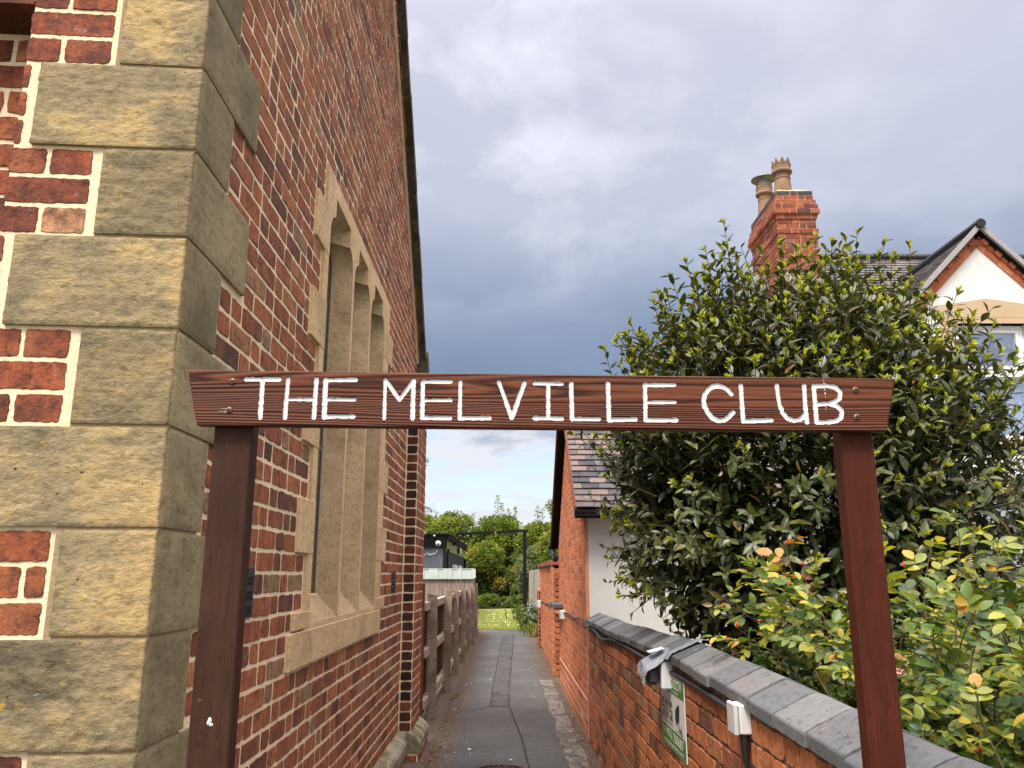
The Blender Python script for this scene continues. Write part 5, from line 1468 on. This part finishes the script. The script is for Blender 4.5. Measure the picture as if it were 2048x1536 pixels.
for (x, y, z) in [(1.35, 3.95, .25), (1.9, 3.85, .1), (2.25, 3.8, .35), (1.6, 3.85, -.1), (2.05, 3.9, .7), (1.1, 4.0, .5), (2.5, 3.9, .15), (1.75, 3.8, .45), (2.3, 3.85, -.1), (1.3, 3.9, -.15)]:
    bay_shoot(Vector((x, y + .1, z - .1)), Vector((rb.uniform(-.3, .3), -.9, .7)), rb.uniform(.22, .32), True, 1.2)
crown = lf.build('crown', M['bay'], bay, smooth=True)
tp.build('new_shoots', M['bay_tip'], crown, smooth=True)
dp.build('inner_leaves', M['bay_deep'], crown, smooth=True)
tw.build('twigs', M['twig'], crown)
tk = MB()
for i in range(7):
    a = i * .9; x, y = 1.75 + .14 * math.cos(a), 4.95 + .12 * math.sin(a)
    e = C + Vector((math.cos(a) * .75, math.sin(a) * .6 - .1, rb.uniform(.1, .7)))
    P_ = []
    for k in range(9):
        t = k / 8; P_.append((x + (e.x - x) * t ** 1.4, y + (e.y - y) * t ** 1.4, GS - .05 + (e.z - GS) * t + .03 * math.sin(t * 7 + i)))
    tk.tube(P_, [.038 * (1 - .75 * k / 8) + .004 for k in range(9)], 8)
    for k in range(3, 8):
        b0 = Vector(P_[k]); d = Vector((rb.gauss(0, 1), rb.gauss(0, 1) - .3, rb.uniform(.1, .9))).normalized(); tk.tube([tuple(b0), tuple(b0 + d * .25), tuple(b0 + d * .5 + Vector((0, 0, .1)))], [.011, .007, .003], 5)
tk.build('trunk', M['bark'], bay, smooth=True)

# ================================================================== ROSE BUSH
rs_ = random.Random(61)
rose = thing('rose_bush', 'rambling rose bush of green and yellow leaves with red buds behind the coping', 'rose bush', (1.9, 2.7, GS))
rl = MB(); rt = MB(); rd = MB(); cn = MB(); cn2 = MB(); bd = MB(); sp_ = MB()
SHP = ((.15, .62), (.42, 1.0), (.75, .78))
def compound(p, d, up, L, mb, n=5, sz=.045):
    d = d.normalized(); side = d.cross(up)
    if side.length < 1e-4: side = d.orthogonal()
    side.normalize(); nn = side.cross(d)
    cn.tube([tuple(p), tuple(p + d * L * .5), tuple(p + d * L)], [.0013, .001, .0008], 3, cap=False)
    prs = [(.45, 1), (.45, -1), (.78, 1), (.78, -1)] if n >= 5 else [(.6, 1), (.6, -1)]
    for t, s in prs:
        q_ = p + d * L * t; s2 = sz * rs_.uniform(.72, 1.0)
        mb.leaf(q_, (side * s + d * .45 + nn * rs_.uniform(-.25, .2)), nn + Vector((rs_.gauss(0, .25), rs_.gauss(0, .25), .3)), s2, s2 * .62, rs_.uniform(.05, .25), rs_.uniform(0, .3), 0, SHP)
    s2 = sz * rs_.uniform(.95, 1.25); mb.leaf(p + d * L, d + nn * rs_.uniform(-.2, .1), nn + Vector((rs_.gauss(0, .2), rs_.gauss(0, .2), .3)), s2, s2 * .62, .15, .2, 0, SHP)
def budd(p, d, open_=0.0, r=.008):
    d = d.normalized(); a = d.orthogonal().normalized(); b2 = d.cross(a)
    bb = MB(); n = 8
    prof = [(.3, 0), (.7, .4), (.85, 1.0), (.62, 1.9), (.25, 2.7), (.0, 3.0)]
    vs = []; fs = []
    for (rr_, h) in prof:
        for k in range(n):
            q_ = 6.283 * k / n; vs.append(tuple(p + d * (h * r) + (a * math.cos(q_) + b2 * math.sin(q_)) * rr_ * r))
    for i in range(len(prof) - 1):
        for k in range(n): fs.append((i * n + k, i * n + (k + 1) % n, (i + 1) * n + (k + 1) % n, (i + 1) * n + k))
    return vs, fs, a, b2
def add_bud(p, d, red, r=.0066):
    vs, fs, a, b2 = budd(p, d, 0, r)
    sp_ = MB(); sp_.add(vs, fs, 1 if red else 0)
    d = d.normalized()
    for k in range(5):
        q_ = 1.2566 * k; o = a * math.cos(q_) + b2 * math.sin(q_)
        sp_.leaf(p + o * r * .5, d * 1.0 + o * (.45 if red else .25), o, r * 2.6, r * .9, .1, -.1)
    sp_.build('red_bud' if red else 'green_bud', [M['sepal'], M['bud']], rose, smooth=True)
def cane(base, top, arch, n=16, leafmb=None, topmb=None, dens=1.0, rad=.005, mcn=None, bud=None, n2=5, sz=.044):
    base, top = Vector(base), Vector(top); P_ = []
    for k in range(n + 1):
        t = k / n; q_ = base.lerp(top, t) + Vector((0, 0, arch * math.sin(math.pi * t))) + Vector((.02 * math.sin(t * 9 + base.x * 7), .02 * math.cos(t * 8 + base.y * 5), 0)); P_.append(q_)
    (mcn or cn).tube([tuple(q_) for q_ in P_], [rad * (1 - .65 * k / n) for k in range(n + 1)], 5)
    L = sum((P_[i + 1] - P_[i]).length for i in range(n)); m_ = int(L / .048 * dens)
    for i in range(m_):
        t = .18 + .82 * (i + rs_.random()) / m_
        k = min(n - 1, int(t * n)); q_ = P_[k].lerp(P_[k + 1], t * n - k); d = (P_[k + 1] - P_[k]).normalized()
        ph = rs_.uniform(0, 6.28); a = d.orthogonal().normalized(); b2 = d.cross(a)
        o = (a * math.cos(ph) + b2 * math.sin(ph)) + d * .4 + Vector((0, -.15, .25))
        mb = topmb if (topmb and t > .72) else leafmb
        compound(q_, o, Vector((rs_.gauss(0, .3), rs_.gauss(-.2, .3), 1)), rs_.uniform(.05, .085), mb, 5 if rs_.random() < .75 else 3, sz * rs_.uniform(.8, 1.2))
        if rs_.random() < .10:
            cn.tube([tuple(q_), tuple(q_ + o.normalized() * .02)], [.0015, .0004], 3)
    if bud is not None:
        d = (P_[-1] - P_[-2]).normalized(); add_bud(P_[-1], d, bud)
    return P_
def rx(x0, x1): return rs_.uniform(x0, x1)
# main thicket
for i in range(270):
    bx, by = rx(1.25, 2.4), rx(2.2, 3.6)
    tx = bx + rs_.gauss(0, .28); ty = by - rx(-.1, .45)
    tx = min(max(tx, 1.10), 2.75)
    tz = rx(-.5, -.05) - .12 * max(0, 1.45 - tx) * 2
    if tx < 1.3 and ty < 2.0: ty = 2.0 + rx(0, .3)
    cane((bx, by, GS), (tx, ty, tz), rx(.0, .12), 12, rl, rt if rs_.random() < .5 else (rd if rs_.random() < .02 else rl), 1.0, rx(.003, .006), cn if rs_.random() < .6 else cn2, None if rs_.random() < .82 else (rs_.random() < .22))
# sprays reaching over the coping
for (tx, ty, tz) in [(.86, 3.15, -.24), (.92, 2.95, -.16), (.90, 3.35, -.10), (.97, 2.75, -.22), (.94, 3.1, -.02), (1.0, 2.9, -.04), (1.03, 2.55, -.28), (.9, 3.25, -.30), (1.05, 3.0, -.12), (.98, 3.3, .02)]:
    cane((1.35 + rx(-.1, .2), ty + .25, -.7), (tx, ty, tz), rx(.10, .2), 14, rl, rt, .9, .0035, cn2 if rs_.random() < .5 else cn, rs_.random() < .4 or None, sz=.042)
# tall red new growth and yellow sprays in front of the bay
for (tx, ty, tz, mb2, red) in [(1.12, 3.2, .11, rd, True), (1.16, 3.15, .03, rt, True), (1.0, 3.25, .04, rt, False), (1.55, 2.85, .20, rt, False), (1.45, 2.8, .10, rt, False), (1.62, 2.75, .10, rt, False), (1.80, 2.75, .16, rt, False), (1.88, 2.8, .06, rt, False), (1.98, 2.7, .20, rt, False), (2.1, 2.7, .02, rt, False), (2.3, 2.8, .18, rt, True), (2.4, 2.8, .12, rt, False), (2.2, 2.6, -.08, rt, False), (1.70, 2.6, .0, rt, False), (1.35, 2.9, .06, rt, False), (2.0, 2.4, -.05, rt, None), (2.35, 2.6, -.02, rt, None)]:
    cane((tx + rx(-.15, .15), ty + .2, -.75), (tx, ty, tz), rx(0, .06), 14, rl, mb2, 1.0, .0045, cn2 if mb2 is rd else cn, red, sz=.052)
for (x, y, z) in [(.885, 3.2, -.20), (1.33, 2.75, .02), (1.0, 3.1, -.24), (.86, 3.28, -.13)]:
    cn.tube([(x + .08, y + .05, z - .08), (x + .03, y + .02, z - .02), (x, y, z)], [.0016, .0014, .0012], 4)
    add_bud(Vector((x, y, z)), Vector((-.2, -.1, 1)), True, .0078)
cane((1.35, 2.55, -1.0), (.98, 2.66, -.30), .05, 14, rl, rl, .25, .007, cn2)
cane((1.30, 2.45, -1.0), (1.32, 2.40, -.05), .02, 14, rl, rt, .8, .006, cn)
cane((2.3, 2.3, -.95), (1.6, 2.25, -.30), .15, 14, rl, rt, .5, .010, cn2)
for i in range(16): cane((rx(1.35, 2.5), rx(1.7, 2.5), GS), (rx(1.35, 2.5), rx(1.5, 2.3), rx(-.75, -.35)), rx(0, .1), 12, rl, rl, 1.0, .004, cn)
rose_leaf = rl.build('leaves', M['rose'], rose, smooth=True)
rt.build('young_leaves', M['rose_top'], rose, smooth=True); rd.build('red_leaves', M['rose_red'], rose, smooth=True)
cn.build('stems', M['cane'], rose); cn2.build('old_stems', M['cane_brown'], rose)
sp_.build('green_buds', M['sepal'], rose)
fl_ = MB(); fc = Vector((1.205, 2.62, -.27)); 
for ring, (n, r, tilt) in enumerate(((7, .030, 1.15), (6, .026, .75), (5, .020, .45), (4, .013, .2))):
    for k in range(n):
        a = 6.283 * k / n + ring * .5; o = Vector((math.cos(a), 0, math.sin(a))); ax = Vector((-.35, -.9, -.15)).normalized()
        o = (o - ax * o.dot(ax)).normalized(); d = (o * math.sin(tilt) + ax * math.cos(tilt)).normalized()
        fl_.leaf(fc + o * .003, d, -o + ax * .3, r * 1.3, r * 1.35, -.25, -.2, 0, ((.25, .6), (.6, 1.0), (.9, .75)))
fo = fl_.build('rose_flower', M['petal'], rose, smooth=True)
fo['label'] = 'single pale pink open rose'

# ================================================================== FENCE
rf_ = random.Random(71)
fe = thing('picket_fence', 'weathered timber fence of heavy posts and rails along the left edge of the path', 'fence', (-.78, 13.5, GZ))
ypost = [8.92, 10.85, 12.65, 14.45, 16.2, 18.0, 19.7]
def fx(y): return -.715 + .0075 * (y - 8.92)
for i, y in enumerate(ypost):
    x1 = fx(y) + rf_.uniform(-.006, .006); x0 = x1 - .097; h = -.205 + rf_.uniform(-.03, .03); t = rf_.uniform(-.008, .008)
    b_ = MB(); b_.hexa([(x0, y, GZ - .1), (x1, y, GZ - .1), (x1, y + .1, GZ - .1), (x0, y + .1, GZ - .1), (x0 + t, y, h), (x1 + t, y, h - .025), (x1 + t, y + .1, h - .025), (x0 + t, y + .1, h)])
    b_.build('post', M['post_conc'], fe)
for zc in (-.32, -.78, -1.26):
    yy = 8.55; 
    for k in range(6):
        y1 = ypost[k + 1] + .04 if k else ypost[1] + .04
        zl, zh = zc - .038 + rf_.uniform(-.01, .01), zc + .034; xa, xb = fx(yy) - .072, fx(y1) - .072
        b_ = MB(); b_.hexa([(xa - .06, yy, zl), (xa, yy, zl), (xb, y1 - .01, zl), (xb - .06, y1 - .01, zl), (xa - .06, yy, zh), (xa, yy, zh), (xb, y1 - .01, zh), (xb - .06, y1 - .01, zh)]); b_.build('rail', M['rail_wood'], fe); yy = y1
b_ = MB(); y = 8.5
while y < 19.8:
    wd = rf_.uniform(.09, .105); h = -.23 + rf_.uniform(-.015, .015)
    b_.box(fx(y) - .160 + rf_.uniform(-.004, .004), fx(y) - .136, y, y + wd - .012, GZ + .05, h - .09); y += wd
b_.build('boards', M['fence_dark'], fe)
bp = MB(); bp.box(-.885, -.80, 8.30, 8.40, GZ - .05, -.09, 0, .006)
tag(bp.build('fence_post', M['brown_post']), 'red-brown timber post between the brick pier and the grey fence', 'post')
ke = thing('brick_kerb', 'low brick kerb at the far end of the fence beside the lawn', 'kerb', (-.7, 20.6, GZ))
b_ = MB()
for i in range(7): b_.box(-.80, -.66, 19.9 + i * .225, 20.115 + i * .225, GZ - .02, GZ + .07, 0, .004); b_.box(-.80, -.665, 19.95 + i * .225, 20.165 + i * .225, GZ + .075, GZ + .145, 0, .004)
b_.build('kerb_bricks', M['post_conc'], ke)
# ================================================================== BACKGROUND
rt_ = random.Random(81)
def lf4(mb, p, d, up, L, W, m=0):
    d = d.normalized(); s = d.cross(up)
    if s.length < 1e-5: s = d.orthogonal()
    s.normalize(); n = s.cross(d)
    mb.add([tuple(p), tuple(p + d * L * .5 + s * W * .5 + n * W * .12), tuple(p + d * L), tuple(p + d * L * .5 - s * W * .5 + n * W * .12)], [(0, 3, 2, 1)], m)
def tree(name, label, cat, x, y, ztop, rx_, ry_, zbot, mats, nclump=60, per=90, ls=.13, cl=.42, spikes=(), group=None, trunk_r=.10, skirt=False):
    t = thing(name, label, cat, (x, y, GZ), group)
    mb = MB(); cz = (ztop + zbot) / 2; rz = (ztop - zbot) / 2
    tk = MB(); tk.tube([(x, y, GZ - .1), (x + .05, y, GZ + (cz - GZ) * .5), (x - .04, y, cz + rz * .3)], [trunk_r, trunk_r * .8, trunk_r * .3], 8)
    for c in range(nclump):
        while True:
            d = Vector((rt_.uniform(-1, 1), rt_.uniform(-1, 1), rt_.uniform(-1, 1)))
            if d.length <= 1: break
        d = d.normalized() * (d.length ** .45)
        if d.y > .45: d.y = -d.y
        cc = Vector((x + d.x * rx_, y + d.y * ry_, cz + d.z * rz))
        r = cl * rt_.uniform(.65, 1.25); per_ = int(per * 2.2); mi = rt_.choice(range(len(mats)))
        if c % 2 == 0: tk.tube([(x, y, cz - rz * .45), tuple((Vector((x, y, cz - rz * .2)) + cc) / 2), tuple(cc)], [trunk_r * .35, trunk_r * .25, .01], 4)
        for k in range(per_):
            o = Vector((rt_.gauss(0, 1), rt_.gauss(0, 1), rt_.gauss(0, 1))).normalized()
            p = cc + Vector((o.x * r, o.y * r, o.z * r * .75)) * rt_.uniform(.45, 1.0)
            ld = o + Vector((rt_.gauss(0, .6), rt_.gauss(0, .6), rt_.gauss(-.1, .5)))
            L = ls * rt_.uniform(.6, 1.3); lf4(mb, p, ld, Vector((rt_.gauss(0, .5), rt_.gauss(0, .5), 1)), L, L * .62, mi)
    for (sx, sz0, sz1) in spikes:
        b0 = Vector((x + sx * .7, y - .2, sz0)); b1 = Vector((x + sx, y - .2, sz1)); tk.tube([tuple(b0), tuple(b1)], [.02, .006], 4)
        n = int((sz1 - sz0) / .02)
        for k in range(n):
            t_ = k / n; p = b0.lerp(b1, t_); a = rt_.uniform(0, 6.28); o = Vector((math.cos(a), math.sin(a), rt_.uniform(-.2, .7))); L = ls * rt_.uniform(.7, 1.2)
            lf4(mb, p + o * rt_.uniform(0, .16 * (1 - t_ * .8)), o, Vector((rt_.gauss(0, .5), rt_.gauss(0, .5), 1)), L, L * .6, 0)
    cr = mb.build('crown', [M[q_] for q_ in mats], t)
    tk.build('trunk', M['bark'], t, smooth=True)
    return t
TG = 'trees and tall shrubs beyond the lawn'
tree('broadleaf_tree', 'spreading lime green tree behind the black cabin', 'tree', -3.1, 44, 3.05, 2.4, 1.6, -.4, ['leaf_lime', 'leaf_lime', 'leaf_mid'], 90, 110, .15, .5, [(-.6, 2.2, 3.3), (.4, 2.4, 3.35), (1.5, 2.2, 3.2)], TG)
tree('broadleaf_tree', 'tall mid green tree with thin shoots above its crown at the centre of the garden', 'tree', -.3, 43, 2.9, 1.5, 1.4, -.8, ['leaf_lime', 'leaf_mid', 'leaf_mid'], 80, 110, .15, .45, [(-.10, 2.2, 4.0), (.15, 2.2, 3.6), (.9, 1.9, 3.45), (.55, 2.2, 3.3)], TG)
tree('broadleaf_tree', 'bright green bushy tree behind the black timber post', 'tree', 1.75, 41, 2.55, 1.15, 1.2, -.8, ['leaf_mid', 'leaf_lime', 'leaf_mid'], 70, 110, .14, .42, [(-.15, 1.9, 3.3), (.1, 2.0, 3.2)], TG)
tree('tall_shrub', 'dark shrub under the trees at the back of the lawn', 'shrub', -.75, 39.6, .5, 1.3, .8, GZ + .1, ['leaf_dark', 'leaf_mid', 'leaf_dark'], 60, 110, .13, .38, group=TG)
tree('tall_shrub', 'yellow tinged golden shrub at the back of the lawn', 'shrub', -1.0, 39.0, 1.35, .75, .7, -.3, ['leaf_lime', 'leaf_gold', 'leaf_mid'], 46, 110, .12, .34, group=TG)
tree('tall_shrub', 'brown and gold leaved shrub low in the centre behind the lawn', 'shrub', .35, 38.8, .15, .95, .7, GZ + .2, ['leaf_dark', 'leaf_gold', 'leaf_dark'], 56, 110, .11, .33, group=TG)
tree('tall_shrub', 'dark glossy shrub in shade beside the foot of the black post', 'shrub', 1.0, 38.2, -.1, .8, .7, GZ + .1, ['leaf_dark', 'leaf_dark', 'leaf_mid'], 44, 110, .12, .34, group=TG)
tree('tall_shrub', 'silvery grey green shrub to the right of the black post', 'shrub', 1.35, 33, 1.0, .75, .7, -.75, ['leaf_grey', 'leaf_grey', 'leaf_mid'], 56, 110, .10, .32, group=TG)
tree('tall_shrub', 'pale yellow green climber above the far brick wall', 'shrub', 1.35, 20.5, .95, .45, 1.2, -.1, ['leaf_lime', 'leaf_lime', 'leaf_mid'], 60, 100, .075, .22, group=TG)
tree('dark_hedge', 'dark hedge closing the garden behind the trees', 'hedge', -1.0, 46.5, 2.0, 5.5, .8, GZ, ['leaf_dark', 'leaf_mid'], 130, 110, .17, .6)
tree('sparse_tree', 'thin open crowned tree rising beyond the outbuilding roof', 'tree', 2.25, 29, 3.4, .62, .7, 1.1, ['leaf_mid', 'leaf_grey'], 34, 34, .11, .26, [(-.42, 2.2, 3.45), (-.10, 2.6, 3.3), (-.5, 1.4, 2.5)], trunk_r=.05)
# conifer whose branch ends show past the brick pier
cf = thing('conifer_tree', 'dark conifer behind the hall with branch tips showing past the pier', 'tree', (-3.2, 22, GZ))
cb = MB(); ct = MB(); ct.tube([(-3.2, 22, GZ - .1), (-3.2, 22, 2), (-3.2, 22, 5.2)], [.16, .12, .02], 8)
for i in range(46):
    z = -.2 + 5.0 * i / 46; a = i * 2.4; L = 1.35 * (1 - (z + .2) / 7.0); 
    dr_ = Vector((math.cos(a), math.sin(a), -.12)); ct.tube([(-3.2, 22, z), tuple(Vector((-3.2, 22, z)) + dr_ * L)], [.03, .006], 4)
    for k in range(90):
        t = rt_.uniform(.25, 1); p = Vector((-3.2, 22, z)) + dr_ * (L * t) + Vector((rt_.gauss(0, .08), rt_.gauss(0, .08), rt_.gauss(-.03, .05)))
        lf4(cb, p, dr_ + Vector((rt_.gauss(0, .5), rt_.gauss(0, .5), rt_.gauss(-.2, .4))), Vector((0, 0, 1)), rt_.uniform(.06, .13), .035)
for (x, z) in [(-2.12, 2.95), (-2.22, 2.45), (-2.20, 2.05), (-1.98, 1.68), (-2.25, 1.75)]:
    b0 = Vector((-3.1, 21.8, z - .05)); b1 = Vector((x, 21.6, z)); ct.tube([tuple(b0), tuple(b1)], [.02, .004], 4)
    for k in range(110):
        t = 1 - .45 * rt_.random() ** 1.3; p = b0.lerp(b1, t) + Vector((rt_.gauss(0, .05), rt_.gauss(0, .06), rt_.gauss(-.03, .06)))
        lf4(cb, p, Vector((.8, rt_.gauss(0, .4), rt_.gauss(-.25, .5))), Vector((0, 0, 1)), rt_.uniform(.06, .13), .04)
cb.build('crown', M['needle'], cf); ct.build('trunk', M['bark'], cf)
# borders of the lawn
def clump(name, label, x, y, n, h, m, fl=None, spread=.25, cat='plant', z0=GZ, group=None):
    mb = MB(); fm = MB()
    for i in range(n):
        a = rt_.uniform(0, 6.28); p = Vector((x + rt_.gauss(0, spread * .5), y + rt_.gauss(0, spread * .5), z0)); d = Vector((math.cos(a) * rt_.uniform(.1, .6), math.sin(a) * rt_.uniform(.1, .6), 1)).normalized()
        hh = h * rt_.uniform(.5, 1.05)
        mb.leaf(p, d, Vector((math.cos(a), math.sin(a), .2)), hh, hh * .09 + .012, .1, .12)
        for k in range(3):
            q_ = p + d * hh * rt_.uniform(.3, 1); lf4(mb, q_, Vector((rt_.gauss(0, 1), rt_.gauss(0, 1), rt_.uniform(-.2, .8))), Vector((0, 0, 1)), h * .18, h * .09)
        if fl and rt_.random() < .35:
            q_ = p + d * hh
            for k in range(6): lf4(fm, q_, Vector((rt_.gauss(0, 1), rt_.gauss(0, 1), rt_.uniform(-.5, .8))), Vector((0, 0, 1)), .06, .045)
    o = thing(name, label, cat, (x, y, z0), group)
    mb.build('leaves', m, o)
    if fm.v: fm.build('flowers', M[fl], o)
PG = 'border plants along the lawn'
clump('iris_clump', 'iris clump with pale lilac flowers beside the brick pier', .70, 22.2, 120, .5, M['leaf_mid'], 'iris', .26, group=PG)
clump('border_plant', 'feathery green border plant at the foot of the black post', .66, 26.8, 120, .62, M['leaf_mid'], None, .4, group=PG)
clump('border_plant', 'leafy plant with lilac flowers between the irises and the lawn', .78, 24.2, 120, .6, M['leaf_mid'], 'iris', .3, group=PG)
clump('border_plant', 'bright green grassy plant spilling over the path end', .80, 20.2, 90, .38, M['weed'], None, .22, group=PG)
for i, (x, y, m, lab) in enumerate([(-1.25, 37.2, 'leaf_gold', 'pinkish yellow flowering plant at the left of the back border'), (-.75, 37.0, 'leaf_lime', 'pale green plant second from the left in the back border'), (-.2, 37.1, 'leaf_grey', 'grey green low plant in the middle of the back border'), (.35, 36.8, 'leaf_grey', 'silvery mound plant right of centre in the back border'), (.85, 36.0, 'leaf_mid', 'dark green plant at the right of the back border')]):
    tree('border_plant', lab, 'plant', x, y, GZ + (.42, .5, .34, .4, .6)[i], .52, .4, GZ + .05, [m, ('leaf_lime', 'leaf_mid', 'leaf_dark', 'leaf_mid', 'leaf_dark')[i]], 16, 70, .09, .17, group=PG, trunk_r=.02)
bs = MB(); bs.box(.55, 1.1, 22.6, 36.5, GZ - .05, GZ + .012); bs.box(-4, 4, 36.4, 48, GZ - .05, GZ + .075); tag(bs.build('flower_bed', M['soil']), 'dark soil border round the right and back of the lawn', 'soil', kind='structure')
# ------------------------------------------------------------------ shed, cabin, black frame, grey fence
sh = thing('board_shed', 'low weathered board lean-to topped by a pale ribbed sheet behind the fence', 'shed', (-2.2, 19.6, GZ))
b_ = MB(); x = -4.2
while x < -.735:
    wd = rt_.uniform(.085, .12); b_.box(x, min(-.733, x + wd - .008), 19.10 + rt_.uniform(-.006, .006), 19.14, GZ, -.115 + rt_.uniform(-.004, .004)); x += wd
b_.box(-.75, -.733, 19.15, 20.6, GZ, -.115)
b_.build('board_wall', M['fence_wood'], sh)
b_ = MB(); x = -4.2
while x < -.72: b_.box(x, x + .104, 19.055 - (.012 if int(x * 100) % 2 else 0), 19.085, -.085, .112); x += .107
b_.box(-4.2, -.706, 19.04, 19.10, .113, .125); b_.box(-4.2, -.70, 19.045, 19.10, -.112, -.088)
b_.build('pale_sheet', M['pale_fascia'], sh)
b_ = MB(); b_.box(-4.2, -.72, 19.10, 20.7, -.10, -.06); b_.build('roof', M['black_paint'], sh)
ca = thing('garden_cabin', 'grey clad garden cabin with a black flat roof edge behind the shed', 'cabin', (-3.2, 28, GZ))
b_ = MB(); b_.box(-5.5, -1.73, 24.0, 24.1, GZ, .75); b_.build('front_wall', M['cabin_grey'], ca)
rb_ = MB(); x = -5.5
while x < -1.75: rb_.box(x, x + .014, 23.988, 24.0, GZ, .75); x += .105
rb_.build('cladding_battens', M['cabin_grey'], ca)
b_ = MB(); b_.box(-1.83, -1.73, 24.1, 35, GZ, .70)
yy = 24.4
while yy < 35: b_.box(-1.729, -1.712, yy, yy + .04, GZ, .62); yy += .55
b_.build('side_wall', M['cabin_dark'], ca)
b_ = MB(); b_.box(-1.79, -1.715, 23.97, 24.10, GZ, .74); b_.tube([(-1.66, 34.8, .6), (-1.66, 34.8, GZ)], .05, 8); b_.tube([(-1.65, 24.2, .72), (-1.67, 24.2, .5), (-1.67, 24.2, GZ)], .035, 8); b_.build('downpipe', M['black_plastic'], ca)
b_ = MB(); b_.box(-5.6, -1.70, 23.93, 23.99, .752, 1.09); b_.box(-1.71, -1.62, 23.93, 35.2, .98, 1.13); b_.box(-5.6, -1.60, 23.90, 35.2, 1.10, 1.15); b_.build('roof_edge', M['black_paint'], ca)
b_ = MB(); b_.box(-1.728, -1.705, 24.3, 35.0, .66, .97); b_.build('side_fascia', M['cabin_yellow'], ca)
for (y0, y1) in ((27.2, 29.6), (30.6, 32.6)):
    b_ = MB(); b_.box(-1.726, -1.69, y0, y1, -.4, .30); wn = b_.build('window', M['upvc'], ca)
    b_ = MB(); b_.box(-1.689, -1.684, y0 + .3, y0 + .8, -.4, .25); b_.build('pane', M['pane'], wn)
b_ = MB(); b_.lathe((-1.93, 23.86, .86), [(.0, -.08), (.06, -.06), (.085, 0), (.06, .06), (.0, .08)], 14); b_.lathe((-2.05, 23.88, 1.08), [(.0, -.03), (.045, 0), (.0, .035)], 10); dm_ = b_.build('dome_camera', M['upvc'], ca, smooth=True)
b_ = MB(); b_.lathe((-1.93, 23.80, .84), [(.0, -.05), (.035, -.02), (.03, .02), (.0, .03)], 10); b_.build('lens', M['black_plastic'], dm_)
b_ = MB(); b_.tube([(-2.36, 23.97, .70), (-2.38, 23.95, .58), (-2.33, 23.95, .53), (-2.27, 23.95, .58), (-2.16, 23.95, .54), (-2.02, 23.96, .58), (-1.95, 23.97, .68)], .010, 6); b_.build('cable', M['upvc'], ca)
b_ = MB(); b_.box(-1.69, -1.62, 29.5, 29.9, .72, .90); b_.build('wall_lamp', M['black_plastic'], ca); b_ = MB(); b_.box(-1.69, -1.61, 30.1, 30.6, .74, .92); b_.build('flood_lamp', M['upvc'], ca)
bf = thing('black_timber_frame', 'black timber gallows frame spanning from the cabin to a post by the lawn', 'frame', (.62, 26, GZ))
b_ = MB(); b_.box(.565, .675, 25.95, 26.06, GZ, 1.30, 0, .006); b_.build('post', M['black_paint'], bf)
b_ = MB(); b_.hexa([(-1.55, 25.94, 1.185), (.735, 25.94, 1.295), (.735, 26.06, 1.295), (-1.55, 26.06, 1.185), (-1.55, 25.94, 1.265), (.735, 25.94, 1.375), (.735, 26.06, 1.375), (-1.55, 26.06, 1.265)]); b_.build('beam', M['black_paint'], bf)
b_ = MB(); b_.obox((-1.62, 25.96, .86), (.36, 0, .32), (0, .07, 0), (-.05, 0, .05)); b_.build('brace', M['black_paint'], bf)
b_ = MB(); b_.box(-.34, -.28, 25.925, 25.938, 1.235, 1.32); b_.build('bracket', M['chimney_brick'], bf)
gf = thing('grey_board_fence', 'grey vertical board fence on the right beyond the brick pier', 'fence', (1.0, 26, GZ))
b_ = MB(); y = 21.0
while y < 33: b_.box(.93 + rt_.uniform(-.006, .006), .955, y, y + .13, GZ, .12 + rt_.uniform(-.01, .01)); y += .145
b_.build('boards', M['rail_wood'], gf)
